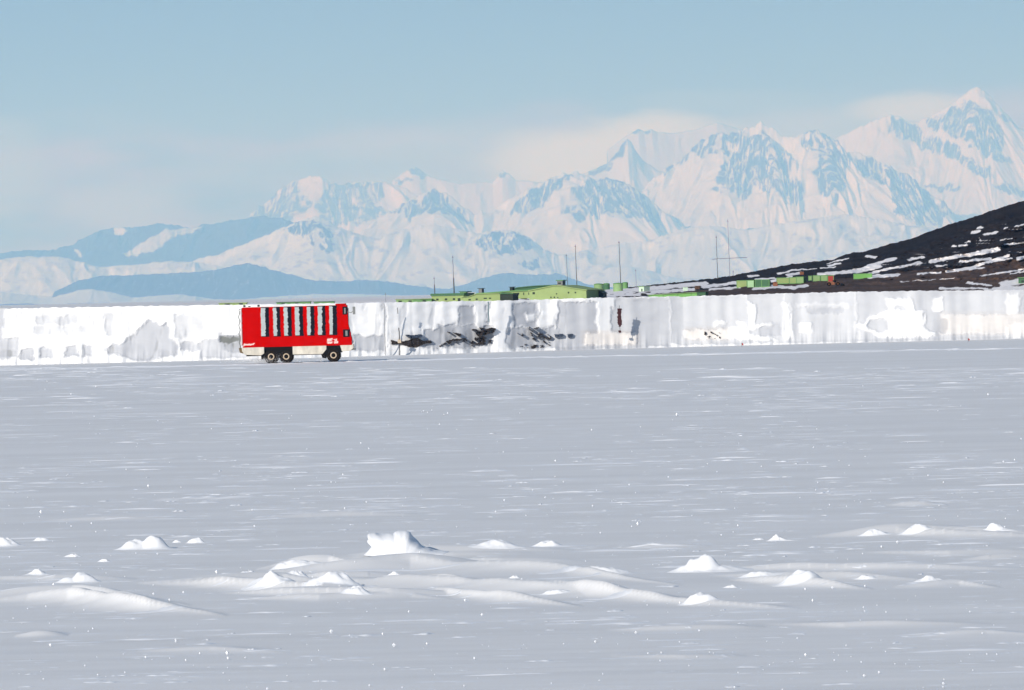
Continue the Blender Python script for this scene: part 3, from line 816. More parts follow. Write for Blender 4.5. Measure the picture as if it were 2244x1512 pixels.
def build_hill():
    px = np.arange(400, 3250, 2.0); n = len(px); rows = 120
    crest = np.interp(px, *ht)
    cn_ = ((fbm(px / 16, px * 0, 91, 4) - .5) * 4.0 + (fbm(px / 5, px * 0, 92, 2) - .5) * 2.2) * sst(1250, 1500, px)
    fr = hill_front(px)
    crest = np.minimum(crest, fr - 2)
    t = np.linspace(0, 1, rows)[:, None]
    PY = fr[None, :] + (crest - fr)[None, :] * t + cn_[None, :] * np.exp((t - 1) / .06)
    Dg = D_SHORE + (D_CREST - D_SHORE) * t + np.zeros_like(PY)
    env = np.sin(np.pi * np.clip(t, 0, 1)) * sst(1250, 1800, px)[None, :]
    PXg = np.repeat(px[None, :], rows, 0)
    nz = ((fbm(PXg / 60, PY / 16, 101, 4, .5) - .5) * 16 + (fbm(PXg / 16, PY / 5, 103, 3) - .5) * 4) * env
    X, Y, Z = at(PXg, PY + nz * .0, Dg + nz * 1.6)
    d = seg_dist
    wx = (fbm(PXg / 20, PY / 6, 111, 4) - .5) * 26; wy = (fbm(PXg / 16, PY / 5, 112, 4) - .5) * 7
    snow = np.zeros_like(X)
    for pts, w in HSNOW:
        dd = seg_dist(PXg + wx * .5, PY + wy * .8, pts)
        snow = np.maximum(snow, sst(w * 1.25, w * .55, dd))
    streak = fbm(PXg / 55 + PY / 9, PY / 3.4, 115, 3)
    low = sst(crest[None, :] + 26, crest[None, :] + 45, PY)
    snow = np.maximum(snow, sst(.64, .76, streak) * .7 * low * (1 - .75 * inside(PXg, PY, EARTH)))
    left = sst(1560, 1380, PXg)
    topband = sst(5.5, 2.5, PY - crest[None, :])
    snow = np.maximum(snow, left * sst(.40, .52, fbm(PXg / 24, PY / 4.0, 118, 4)) * (1 - topband))
    rock = .20 + .75 * (1 - snow)
    earth = sst(-.15, .15, inside(PXg + wx * .4, PY + wy, EARTH) - .5) * .9 + .25 * fbm(PXg / 30, PY / 8, 121, 3)
    earth = np.maximum(earth, .6 * left)
    # foot below the shore, back slope behind the crest
    Xf, Yf, Zf = X[0], Y[0] - 60, np.full(n, -2.0)
    V = np.concatenate([np.stack([Xf, Yf, Zf], -1)[None], np.stack([X, Y, Z], -1),
                        np.stack([X[-1] * 1.08, Y[-1] + 150, Z[-1] * .6], -1)[None], np.stack([X[-1] * 1.3, Y[-1] + 600, Z[-1] * 0 - 2], -1)[None]], 0)
    pad = lambda a: np.concatenate([a[:1], a, a[-1:], a[-1:]], 0)
    o = mesh_np('hill', V, grid_faces(rows + 3, n), M_HILL, attrs={'rock': pad(rock), 'earth': pad(np.clip(earth, 0, 1))})
    tag(o, kind='structure')
build_hill()

def hill_point(px, py):
    """where the hill's surface shows at a place in the photograph"""
    fr = float(hill_front(px)); cr = float(np.interp(px, *ht))
    t = min(1.0, max(0.0, (fr - py) / (fr - cr)))
    D = D_SHORE + (D_CREST - D_SHORE) * t
    x, y, z = at(px, py, D)
    return float(x), float(y), float(z), D

# ------------------------------------------------------------------ mountains
def poly_mask(px, py, polys, wx, wy, soft=2.5):
    m = np.zeros(px.shape)
    for p in polys:
        m = np.maximum(m, soft_poly(px + wx, py + wy, p, soft))
    return m

def mountains(crest, D, base, L, amp, lam, seed, rock=(), snow=(), bg=0.0, jag=4.0, p=1.0, rows=90, step=2.0, rib=0.35, streak=0.5):
    """one range: crest traced as (px, py), D metres away, sloping L metres towards the viewer down to row 'base'"""
    L = L * .62
    c = np.array(crest, float).T
    px = np.arange(c[0][0], c[0][-1] + .1, step); n = len(px)
    cy = np.interp(px, *c)
    jg = (ridged(px / 34, px * 0, seed, 4, .6) - .55) * jag * 1.6 + (fbm(px / 7, px * 0, seed + 3, 3) - .5) * jag * .7
    w_ = np.exp(-(np.arange(-30, 31) / 14.0) ** 2); w_ /= w_.sum()
    cs = np.convolve(np.pad(cy, 30, mode='edge'), w_, mode='valid'); tilt = np.clip(np.gradient(cs, px), -.7, .7)
    k = D / F
    t = np.linspace(0, 1, rows)[:, None]
    _, b0 = ray(px, np.interp(px, *np.array(base, float).T)); _, b1 = ray(px, cy); a, _ = ray(px, cy)
    z1 = CAM_H + b1 * D; z0 = np.minimum(CAM_H + b0 * (D - L), z1 - 5)
    X = np.repeat((a * D)[None, :], rows, 0)
    Y = D - L * t + 0 * X
    Z = z1[None, :] + (z0 - z1)[None, :] * (1 - (1 - t) ** p) + (jg * k)[None, :] * np.exp(-t / .05)
    shift = (tilt * (np.interp(px, *np.array(base, float).T) - cy) * 1.1)[None, :] * t
    u, v = X / (lam * k) - shift / lam, (L * t + 0 * X) / L * (np.interp(px, *np.array(base, float).T) - cy)[None, :] / lam
    wu = (fbm(u * .8, v * .8, seed + 11, 3) - .5) * 1.4
    sp = 1.5 * (ridged(u * .6 + wu, v * rib * 1.2 + wu * .3 + 3.7, seed + 20, 3, .42) - .5)
    fine = ridged(u * 3.1 + wu, v * 1.2, seed + 30, 4, .6) - .55
    env = sst(0, .10, t) * (1 - .7 * t) + .04
    Y = Y + (fbm(u * 1.7, v * .9, seed + 40, 4) - .5) * L * .10 * env
    qx, qy = proj(X, Y, Z)
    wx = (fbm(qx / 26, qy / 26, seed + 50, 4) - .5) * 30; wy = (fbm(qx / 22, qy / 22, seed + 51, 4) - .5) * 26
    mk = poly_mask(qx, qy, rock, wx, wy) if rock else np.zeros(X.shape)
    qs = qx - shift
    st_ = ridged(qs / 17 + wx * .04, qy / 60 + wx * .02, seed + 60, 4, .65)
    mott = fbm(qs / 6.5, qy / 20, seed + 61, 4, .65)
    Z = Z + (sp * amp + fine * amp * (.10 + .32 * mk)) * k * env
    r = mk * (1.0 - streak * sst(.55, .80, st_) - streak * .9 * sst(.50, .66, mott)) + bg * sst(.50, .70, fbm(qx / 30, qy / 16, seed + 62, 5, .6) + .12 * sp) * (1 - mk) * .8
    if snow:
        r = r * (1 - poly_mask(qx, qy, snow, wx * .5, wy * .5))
    # back of the range
    bk = [(L * .25, .75), (L * .8, .2), (L * 1.3, -.01)]
    V = np.concatenate([np.stack([X, Y, Z], -1), np.stack([np.stack([X[0], Y[0] + d, z0 + (Z[0] - z0) * f], -1) for d, f in bk])[:0] if False else np.zeros((0, n, 3))], 0)
    B = np.stack([np.stack([X[0], Y[0] + d, np.maximum(Z[0] * f, -40)], -1) for d, f in bk[::-1]])
    V = np.concatenate([B, V], 0)
    rr = np.concatenate([np.repeat(r[:1], 3, 0), r], 0)
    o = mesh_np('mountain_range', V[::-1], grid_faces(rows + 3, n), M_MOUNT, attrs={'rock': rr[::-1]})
    tag(o, kind='structure')

HZ = [(-400, 677), (2700, 624)]
K = 2000.0
# thin dark coast far out over the ice
mountains([(-200, 668), (0, 667), (60, 665.5), (120, 667.5), (170, 664), (230, 663.5), (300, 666.5), (380, 666), (480, 664.5), (560, 662.5), (700, 659.5), (850, 657), (1000, 654)], 46 * K, [(-400, 678), (1200, 658)], 1200, 2, 30, 3, bg=0, rock=[rect(-400, 1200, 600, 700)], jag=1.5, rows=12, streak=.25)
# pale low slopes at the foot of the range
mountains([(-250, 640), (0, 640), (80, 648), (120, 650), (170, 636), (200, 634), (240, 640), (290, 652), (350, 648), (400, 645), (470, 656), (520, 657), (600, 650), (700, 644), (800, 645), (900, 648), (1000, 645), (1200, 640)], 52 * K, HZ, 2500, 5, 60, 5, bg=.35, jag=2, rows=30)
# dark blue foothills
mountains([(120, 640), (160, 618), (210, 606), (290, 602), (360, 600), (430, 596), (480, 590), (520, 580), (548, 577), (575, 584), (600, 592), (640, 602), (680, 614), (730, 616), (800, 614), (850, 617), (900, 626), (960, 632), (1010, 636), (1060, 640)], 55 * K, HZ, 3000, 6, 70, 7, rock=[rect(0, 1200, 500, 700)], jag=3, rows=40, streak=.18)
mountains([(960, 640), (1000, 628), (1040, 615), (1080, 603), (1110, 598), (1150, 602), (1200, 601), (1225, 598), (1250, 608), (1280, 620), (1320, 628), (1380, 634), (1440, 640)], 57 * K, HZ, 3000, 6, 70, 8, rock=[rect(900, 1500, 560, 700)], jag=3, rows=40, streak=.18)
# pale shoulders on the far left and below the middle
mountains([(-300, 590), (-50, 575), (0, 568), (60, 562), (130, 563), (170, 572), (220, 584), (300, 580), (360, 572), (430, 574), (500, 588), (560, 600), (640, 622), (700, 636)], 60 * K, HZ, 4000, 14, 80, 9, bg=.45, jag=3, rows=60)
mountains([(1250, 640), (1300, 600), (1335, 586), (1375, 583), (1420, 592), (1470, 608), (1560, 612), (1700, 600)], 61 * K, HZ, 4000, 8, 80, 10, bg=.5, jag=2, rows=40)
# the long pale snow mountain across the middle
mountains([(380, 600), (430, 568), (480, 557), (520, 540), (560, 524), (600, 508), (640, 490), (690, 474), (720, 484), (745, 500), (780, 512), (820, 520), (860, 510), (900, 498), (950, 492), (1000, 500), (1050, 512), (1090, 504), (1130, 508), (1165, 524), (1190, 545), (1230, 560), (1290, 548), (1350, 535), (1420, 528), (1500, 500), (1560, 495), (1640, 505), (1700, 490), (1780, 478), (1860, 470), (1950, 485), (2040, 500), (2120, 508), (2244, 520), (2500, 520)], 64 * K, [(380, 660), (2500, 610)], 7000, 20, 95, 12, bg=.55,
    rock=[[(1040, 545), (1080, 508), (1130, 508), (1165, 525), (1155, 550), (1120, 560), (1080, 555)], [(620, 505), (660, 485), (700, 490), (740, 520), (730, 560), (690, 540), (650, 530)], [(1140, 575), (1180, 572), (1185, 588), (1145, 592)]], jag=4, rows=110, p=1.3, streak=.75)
# dark blue ridge on the left with its snow tongue
mountains([(-300, 570), (-100, 560), (0, 556), (60, 552), (110, 549), (155, 540), (185, 520), (215, 506), (250, 499), (300, 497), (345, 491), (380, 494), (420, 500), (450, 492), (490, 486), (530, 479), (575, 474), (620, 480), (680, 500), (740, 530)], 72 * K, [(-400, 590), (800, 580)], 5000, 12, 70, 14, rock=[rect(-400, 800, 400, 700)], snow=[[(268, 556), (330, 524), (360, 508), (400, 503), (440, 500), (452, 497), (420, 512), (380, 522), (335, 552), (290, 560)], [(246, 499), (270, 499), (275, 508), (255, 510)], [(165, 550), (172, 548), (180, 565), (172, 564)]], jag=5, rows=70, streak=.12)
# left massif under the cloud
mountains([(520, 500), (552, 474), (580, 448), (610, 418), (640, 399), (665, 388), (690, 384), (715, 392), (740, 404), (765, 402), (800, 397), (835, 398), (865, 405), (890, 414), (912, 428), (928, 446), (945, 468), (965, 488), (1060, 520)], 96 * K, [(500, 540), (1100, 540)], 4500, 24, 70, 16, bg=.3,
    rock=[[(545, 490), (600, 425), (640, 398), (662, 395), (655, 430), (690, 440), (665, 480), (620, 500), (570, 500)], [(690, 455), (712, 402), (760, 402), (832, 402), (842, 422), (815, 445), (850, 462), (800, 490), (760, 495), (700, 480)], [(775, 478), (820, 435), (848, 455), (830, 480)]],
    snow=[[(662, 410), (690, 382), (708, 388), (700, 405), (675, 422), (660, 425)], [(840, 440), (855, 405), (880, 408), (915, 425), (895, 445), (860, 462), (845, 460)]], jag=5, streak=.55)
# the dark capped peak in the middle and the white slope right of it
mountains([(800, 500), (850, 466), (880, 448), (905, 436), (930, 424), (952, 414), (972, 419), (990, 432), (1010, 452), (1040, 470), (1080, 462), (1110, 440), (1140, 425), (1175, 404), (1210, 390), (1240, 380), (1262, 377), (1280, 384), (1300, 392), (1316, 394), (1332, 388), (1350, 393), (1375, 404), (1405, 422), (1440, 448), (1462, 475), (1500, 500), (1560, 520)], 78 * K, [(750, 560), (1600, 560)], 5500, 28, 70, 18, bg=.35,
    rock=[[(845, 470), (905, 440), (935, 422), (955, 414), (985, 430), (1020, 465), (1040, 490), (1000, 480), (960, 470), (915, 465), (880, 470)], [(1112, 460), (1150, 425), (1200, 396), (1250, 380), (1258, 398), (1215, 420), (1180, 455), (1150, 475), (1120, 470)], [(1230, 465), (1262, 420), (1300, 400), (1335, 392), (1375, 410), (1420, 440), (1448, 470), (1440, 495), (1405, 488), (1370, 470), (1340, 490), (1300, 475), (1260, 490)]],
    snow=[[(1128, 448), (1150, 424), (1170, 418), (1155, 440), (1135, 448)], [(1150, 480), (1195, 452), (1215, 425), (1225, 430), (1205, 465), (1165, 490)]], jag=6, streak=.65)
# small dark nunataks on the cloud edge
mountains([(860, 395), (885, 378), (903, 366), (920, 370), (935, 384), (960, 392), (1010, 402), (1040, 398), (1080, 400), (1100, 374), (1112, 378), (1130, 395), (1200, 400)], 99 * K, [(800, 470), (1250, 470)], 3500, 10, 60, 20, bg=.1, rock=[[(890, 378), (903, 364), (922, 368), (940, 384), (920, 390), (905, 382)], [(1090, 380), (1100, 372), (1112, 377), (1110, 386)], [(870, 392), (905, 390), (900, 396), (870, 397)]], jag=3, rows=50, streak=.3)
# thin rock ridge running up into the bright cloud
mountains([(1180, 440), (1240, 400), (1285, 378), (1310, 368), (1330, 358), (1348, 340), (1362, 318), (1374, 304), (1384, 312), (1392, 330), (1410, 352), (1440, 372), (1500, 395), (1560, 420)], 86 * K, [(1150, 470), (1600, 470)], 6000, 8, 70, 22, bg=.0,
    rock=[[(1285, 378), (1320, 362), (1345, 340), (1365, 312), (1378, 305), (1378, 318), (1360, 345), (1330, 372), (1295, 390)]], jag=3.0, rows=60, streak=.35)
mountains([(1330, 330), (1370, 300), (1386, 291), (1398, 283), (1412, 288), (1428, 283), (1440, 290), (1480, 292), (1530, 282), (1570, 268), (1610, 280), (1680, 300), (1760, 330)], 92 * K, [(1300, 380), (1800, 380)], 6000, 6, 90, 23, bg=.0,
    rock=[[(1380, 294), (1398, 282), (1412, 287), (1430, 282), (1430, 291), (1400, 295)]], jag=2.0, rows=50, streak=.3)
# main rocky massif
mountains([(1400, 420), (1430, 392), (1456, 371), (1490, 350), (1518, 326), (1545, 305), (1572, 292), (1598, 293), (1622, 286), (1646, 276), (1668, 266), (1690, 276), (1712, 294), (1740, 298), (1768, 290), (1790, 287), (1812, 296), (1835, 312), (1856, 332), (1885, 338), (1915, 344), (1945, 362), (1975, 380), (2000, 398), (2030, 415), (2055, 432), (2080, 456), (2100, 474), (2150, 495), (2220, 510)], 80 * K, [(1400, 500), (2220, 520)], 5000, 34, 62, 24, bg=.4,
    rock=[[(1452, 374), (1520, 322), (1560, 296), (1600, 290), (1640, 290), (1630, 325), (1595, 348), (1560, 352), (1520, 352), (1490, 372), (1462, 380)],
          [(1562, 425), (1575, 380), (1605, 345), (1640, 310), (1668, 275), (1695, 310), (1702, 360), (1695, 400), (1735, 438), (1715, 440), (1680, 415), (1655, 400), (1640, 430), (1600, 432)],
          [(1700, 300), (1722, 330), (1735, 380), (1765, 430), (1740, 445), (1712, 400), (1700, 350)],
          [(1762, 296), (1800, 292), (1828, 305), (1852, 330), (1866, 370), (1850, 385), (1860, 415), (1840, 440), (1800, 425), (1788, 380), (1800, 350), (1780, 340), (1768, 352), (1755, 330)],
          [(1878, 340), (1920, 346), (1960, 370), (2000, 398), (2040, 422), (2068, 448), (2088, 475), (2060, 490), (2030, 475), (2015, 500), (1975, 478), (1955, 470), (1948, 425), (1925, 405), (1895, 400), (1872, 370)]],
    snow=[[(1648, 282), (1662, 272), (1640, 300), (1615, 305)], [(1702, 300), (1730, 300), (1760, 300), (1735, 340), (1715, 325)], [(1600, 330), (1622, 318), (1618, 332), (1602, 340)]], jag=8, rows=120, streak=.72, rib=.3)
# far right summit
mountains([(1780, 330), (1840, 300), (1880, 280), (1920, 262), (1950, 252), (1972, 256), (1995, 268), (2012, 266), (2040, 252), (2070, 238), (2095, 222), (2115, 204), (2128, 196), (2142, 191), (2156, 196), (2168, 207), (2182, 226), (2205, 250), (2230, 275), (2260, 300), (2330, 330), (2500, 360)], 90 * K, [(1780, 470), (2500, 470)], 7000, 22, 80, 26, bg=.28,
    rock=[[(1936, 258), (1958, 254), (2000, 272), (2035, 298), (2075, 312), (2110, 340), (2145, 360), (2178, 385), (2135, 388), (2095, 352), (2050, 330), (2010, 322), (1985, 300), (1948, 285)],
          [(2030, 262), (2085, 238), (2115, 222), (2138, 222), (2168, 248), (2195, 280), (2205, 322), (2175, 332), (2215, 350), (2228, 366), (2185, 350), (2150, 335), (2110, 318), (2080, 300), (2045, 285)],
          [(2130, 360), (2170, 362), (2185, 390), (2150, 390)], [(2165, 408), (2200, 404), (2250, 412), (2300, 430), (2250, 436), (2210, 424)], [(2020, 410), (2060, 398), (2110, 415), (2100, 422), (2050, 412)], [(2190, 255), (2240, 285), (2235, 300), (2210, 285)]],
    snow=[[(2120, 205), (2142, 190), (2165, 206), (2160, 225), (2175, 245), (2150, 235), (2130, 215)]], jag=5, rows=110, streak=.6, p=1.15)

# ------------------------------------------------------------------ the six wheeled red bus
M_RED = paint('red_bus_paint', (0.53, 0.002, 0.0005), 0.7, 0.12, 0.9, 0.0)
M_CREAM = paint('cream_skirt_paint', (0.70, 0.66, 0.56), 0.5, 0.30, 1.6, 0.3, (1, 1, .5))
M_WHITE = paint('white_paint', (0.82, 0.81, 0.80), 0.5, 0.06, 2.0, 0.3)
M_TYRE = paint('tyre_rubber', (0.016, 0.012, 0.009), 0.85, 0.35, 5.0, 0.15)
M_RIM = paint('cream_rim', (0.58, 0.47, 0.34), 0.5, 0.2, 4.0, 0.3)
M_BLACK = paint('black_chassis', (0.006, 0.005, 0.005), 0.7, 0.3, 3.0, 0.15)
M_GLASS = paint('dark_window_glass', (0.006, 0.007, 0.012), 0.25, 0.4, 2.0, 0.25)
M_SILVER = paint('silver_strip', (0.44, 0.50, 0.50), 0.6, 0.12, 1.4, 0.2)
M_GREYPART = paint('grey_mirror', (0.22, 0.23, 0.22), 0.5, 0.2, 3.0)
M_LETTER = paint('white_lettering', (0.84, 0.60, 0.56), 0.6, 0.12, 5.0, 0.2)

def build_bus():
    bx, by = ground_at(652, 795.0)
    by = float(by); k = by / F
    root = empty('snow_bus', (float(bx), by + 1.5, 0))
    tag(root, 'red six wheeled snow bus with tall striped windows driving across the ice', 'bus')
    sl = 0.0225
    def L(px, py):                       # photo place -> metres along and above the bus
        return ((px - 652) * k, (795.5 - py - (px - 652) * sl) * k)
    hw = 1.5
    def wob(z, s=0.0): return (fbm(np.asarray(z) * 4.2 + s * 3.3, np.asarray(z) * 0 + s, 7, 2) - .5) * 0.17
    # body: a lofted shell with the bus's outline, its sides cut into rows
    zs = np.linspace(L(600, 760.5)[1], L(650, 671.6)[1], 48)
    zb, zt = zs[0], zs[-1]
    x_rear = L(533, 700)[0]
    prof_front = [(L(772, 752)[1], L(772, 0)[0]), (L(771, 742)[1], L(771.5, 0)[0]), (L(768, 728)[1], L(768.5, 0)[0]), (L(766, 715)[1], L(765.5, 0)[0]), (L(765, 690)[1], L(764.5, 0)[0]), (zt, L(762.5, 0)[0])]
    fz, fx = np.array(prof_front).T
    xf = np.interp(zs, fz, fx) + wob(zs, 1) * .5
    xr = x_rear + wob(zs, 2) * .7
    m = MB()
    V, n = [], len(zs)
    ring = []
    for i, z in enumerate(zs):
        V += [(xr[i], -hw, z), (xf[i], -hw, z), (xf[i], hw, z), (xr[i], hw, z)]
    fcs = [(i * 4 + a, i * 4 + (a + 1) % 4, (i + 1) * 4 + (a + 1) % 4, (i + 1) * 4 + a) for i in range(n - 1) for a in range(4)]
    fcs += [(0, 3, 2, 1), ((n - 1) * 4, (n - 1) * 4 + 1, (n - 1) * 4 + 2, (n - 1) * 4 + 3)]
    m.add(V, fcs)
    body = m.build('body', M_RED, root)
    # roof: thin white slab with two hatches
    x0, z0 = L(574, 671.5)
    x1, _ = L(738, 668)
    rf = MB().box(x0, x1, -hw + .05, hw - .05, zt + .002, zt + .13).box(x_rear + .1, x0, -hw + .1, hw - .1, zt + .002, zt + .05)
    roof = rf.build('roof', M_WHITE, root)
    for q in (538, 549, 569):
        hx, _ = L(q, 670)
        MB().box(hx - .12, hx + .12, -.9, -.4, zt + .05, zt + .25 - .1 * (q == 549)).build('roof_vent', M_BLACK, roof)
    # red cab crown over the front
    MB().box(x1 + .01, L(760.5, 668)[0], -hw + .03, hw - .03, zt + .003, zt + .17).build('cab_roof', M_RED, root, bevel=.04)
    # side windows: dark glass with a silver strip over the rear half
    gx = [(574.2, 583.6, 592.0), (601.0, 608.8, 616.4), (624.3, 633.0, 641.2), (648.6, 658.2, 666.6), (675.2, 682.8, 691.2), (698.8, 708.0, 715.6), (724.0, 731.6, 740.8)]
    wz = np.linspace(L(650, 737)[1], L(650, 671.9)[1], 40)
    def sheet(mb, xa, xb, z, y0, y1):
        n_ = len(z); v = []
        for i in range(n_):
            v += [(xa[i], y0, z[i]), (xb[i], y0, z[i]), (xb[i], y1, z[i]), (xa[i], y1, z[i])]
        f = [(i * 4 + a, i * 4 + (a + 1) % 4, (i + 1) * 4 + (a + 1) % 4, (i + 1) * 4 + a) for i in range(n_ - 1) for a in range(4)]
        f += [(0, 3, 2, 1), tuple((n_ - 1) * 4 + a for a in range(4))]
        mb.add(v, f)
    for side in (-1, 1):
        ya, yb = sorted((side * (hw - .03), side * (hw + .025)))
        yc, yd = sorted((side * (hw - .02), side * (hw + .05)))
        for i, (a, b, c) in enumerate(gx):
            xa, xb, xc = L(a, 700)[0], L(b, 700)[0], L(c, 700)[0]
            mb = MB(); sheet(mb, xa + .03 + wob(wz, i) * .9, xc + wob(wz, i + 9) * .9, wz, ya, yb)
            g = mb.build('window', M_GLASS, root)
            zz = wz[1:-1]
            mb = MB(); sheet(mb, xa + wob(zz, i) * .9, xb + wob(zz, i + 20) * 1.5, zz, yc, yd)
            mb.build('window_strip', M_SILVER, g)
        # cab windows
        for (p0, p1, q0, q1, nm) in ((753.2, 763.6, 672.6, 690, 'cab_window'), (753.2, 768.0, 722.5, 739, 'lower_cab_window')):
            xa, z1_ = L(p0, q0); xb, z0_ = L(p1, q1)
            w_ = MB().box(xa, xb, ya, yb, z0_, z1_).build(nm, M_GLASS, root, bevel=.03)
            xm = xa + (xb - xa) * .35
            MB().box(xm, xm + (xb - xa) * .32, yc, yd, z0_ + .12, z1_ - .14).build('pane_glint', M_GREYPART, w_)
        # lower cream panels
        for pts in ([(530.5, 762.5), (579.5, 760.8), (579.5, 775), (572, 779.5), (537, 778), (531, 770)], [(642, 759.6), (716, 757.8), (716, 766), (707, 776.5), (642, 777.5)], [(745.5, 755.4), (775.5, 754.5), (776, 763), (768, 769.5), (750, 771)]):
            pr = [L(a, b) for a, b in pts][::-1]
            y0, y1 = sorted((side * (hw - .5), side * (hw - .01)))
            MB().prism(pr, y0, y1).build('skirt_panel', M_CREAM, root, bevel=.03)
        for q in np.arange(650, 716, 8.2):
            a_, b_ = L(q, 760.5)
            y0, y1 = sorted((side * (hw - .02), side * (hw + .012)))
        # wheel arches: dark recess with a cream lip
        for pts in ([(580, 761), (583, 757.8), (640, 757.2), (641.5, 776), (632, 776), (588, 776)], [(716.5, 764), (721, 755.5), (744, 755.5), (747.5, 766), (749.5, 773), (743, 772), (708, 780), (703, 777)]):
            y0, y1 = sorted((side * (hw - 1.1), side * (hw - .06)))
            MB().prism([L(a, b) for a, b in pts][::-1], y0, y1).build('wheel_arch', M_BLACK, root)
        # mud flaps
        for pts in ([(704, 777), (713, 764), (718, 764), (714, 786), (707, 785)], [(572, 776), (577, 776), (577, 788), (573, 788)], [(743.5, 763), (747, 762), (750, 772.5), (745, 773.5)]):
            y0, y1 = sorted((side * (hw - 1.0), side * (hw - .10)))
            MB().prism([L(a, b) for a, b in pts][::-1], y0, y1).build('mud_flap', M_BLACK, root)
        # wheels
        for (wx_, wy_, r_) in ((594.5, 780.2, 15.3), (627.6, 779.0, 15.0), (731.2, 777.0, 15.2)):
            cx_, _ = L(wx_, wy_)
            r = r_ * k
            yo, yi = side * (hw - .02), side * (hw - .95)
            prof = [(r * .42, yi), (r * .80, yi), (r * .95, yi + (yo - yi) * .10), (r, yi + (yo - yi) * .25), (r, yi + (yo - yi) * .75), (r * .95, yi + (yo - yi) * .9), (r * .80, yo), (r * .42, yo - .06 * side)]
            t = MB().lathe_y(prof, cx_, r - .03, 44)
            for j in range(26):
                th = 2 * math.pi * j / 26
                ca, sa = math.cos(th), math.sin(th)
                for (e0, e1) in ((.12, .48), (.52, .88)):
                    y0, y1 = yi + (yo - yi) * e0, yi + (yo - yi) * e1
                    rr0, rr1, hwid = r * .97, r * 1.025, r * .055
                    vv = []
                    for y_ in (y0, y1):
                        for (rr_, s_) in ((rr0, -1), (rr0, 1), (rr1, 1), (rr1, -1)):
                            vv.append((cx_ + rr_ * ca - s_ * hwid * sa, y_, r - .03 + rr_ * sa + s_ * hwid * ca))
                    t.add(vv, [(0, 1, 2, 3), (7, 6, 5, 4), (0, 4, 5, 1), (1, 5, 6, 2), (2, 6, 7, 3), (3, 7, 4, 0)])
            wh = t.build('wheel', M_TYRE, root)
            MB().lathe_y([(r * .30, yo - .12 * side), (r * .31, yo - .01 * side), (r * .44, yo + .012 * side), (r * .47, yo - .03 * side), (r * .45, yo - .12 * side)], cx_, r - .03, 36).build('rim', M_RIM, wh, smooth=True)
            hub = MB().lathe_y([(0.001, yo - .04 * side), (r * .16, yo - .04 * side), (r * .2, yo - .10 * side), (r * .33, yo - .11 * side)], cx_, r - .03, 24)
            hub.build('hub', M_BLACK, wh)
    # rear ladder and bumper
    lad = MB()
    xa = L(526.2, 700)[0]; zl0, zl1 = L(560, 764)[1], L(560, 676)[1]
    zz = np.linspace(zl0, zl1, 34)
    for y_ in (-1.25, -.75):
        lad.tube([(xa + .10 * math.sin(i * .9) * .6 + (.25 if i == 33 else 0), y_, z) for i, z in enumerate(zz)], .045, seg=6)
    for z in np.arange(zl0 + .2, zl1, .4):
        lad.tube([(xa, -1.25, z), (xa, -.75, z)], .03, seg=6)
    lad.build('ladder', M_GREYPART, root)
    xb = L(529.0, 700)[0]
    MB().box(xb, x_rear - .03, -1.45, 1.45, L(560, 757)[1], L(560, 675)[1]).build('rear_panel', paint('pale_pink_panel', (.62, .55, .55), .6), root, bevel=.05)
    MB().prism([L(524, 763), L(531, 763), L(533, 775), L(526, 773)][::-1], -1.4, 1.4).build('rear_bumper', paint('rusty_bumper', (.16, .11, .05), .7, .3, 3), root)
    # chassis
    MB().box(L(545, 0)[0], L(745, 0)[0], -.55, .55, L(650, 779)[1], L(650, 758)[1]).box(L(586, 0)[0], L(640, 0)[0], -1.1, 1.1, L(640, 784)[1], L(640, 776)[1]).box(L(722, 0)[0], L(740, 0)[0], -1.1, 1.1, L(730, 782)[1], L(730, 774)[1]).build('chassis', M_BLACK, root)
    MB().box(L(540, 0)[0], L(572, 0)[0], -1.2, 1.2, L(560, 781)[1], L(560, 777)[1]).build('rear_underframe', M_BLACK, root)
    # mirror on its arm
    xm, zm = L(778.5, 681)
    ar = MB().tube([(L(764, 684)[0], -1.45, L(764, 684)[1]), (L(772, 685)[0], -1.6, L(772, 686)[1]), (xm, -1.65, zm)], .04, seg=6)
    arm = ar.build('mirror_arm', M_GREYPART, root)
    MB().box(xm - .14, xm + .14, -1.72, -1.58, zm - .42, zm + .42).build('mirror', M_GREYPART, arm, bevel=.04)
    # windscreen on the front
    xf_, z_ = L(766.5, 690)
    MB().box(L(764.2, 0)[0], L(765.6, 0)[0], -1.3, 1.3, L(760, 712)[1], L(760, 676)[1]).build('windscreen', M_GLASS, root)
    for y_ in (-1.1, 1.1):
        a_, b_ = L(773.2, 750)
        MB().lathe_y([(.001, -.12), (.14, -.1), (.14, .1), (.001, .12)], 0, 0, 16).build('headlight', M_WHITE, root).location = (a_ - .05, y_, b_)
    MB().box(L(770, 0)[0], L(779, 0)[0], -1.4, 1.4, L(775, 768)[1], L(775, 764)[1]).build('front_bumper', M_GREYPART, root, bevel=.03)
    # two blurred rows of white marking over the front wheel, and the script at the tail
    def blob_sheet(poly, nm, seed, thr, sx, sy):
        pts = [L(a, b) for a, b in poly]
        xs_ = [p[0] for p in pts]; zs_ = [p[1] for p in pts]
        st = .03
        X_, Z_ = np.meshgrid(np.arange(min(xs_), max(xs_), st), np.arange(min(zs_), max(zs_), st))
        k_ = inside(X_ + (fbm(X_ * 6, Z_ * 6, seed, 3) - .5) * .15, Z_ + (fbm(X_ * 6, Z_ * 6, seed + 4, 3) - .5) * .1, pts) & (fbm(X_ * sx, Z_ * sy, seed + 8, 3) > thr)
        mb = MB()
        for i, j in zip(*np.nonzero(k_)):
            x_, z_ = X_[i, j], Z_[i, j]
            mb.box(x_, x_ + st * .999, -hw - .012, -hw + .01, z_, z_ + st * .999)
        return mb.build(nm, M_LETTER, body)
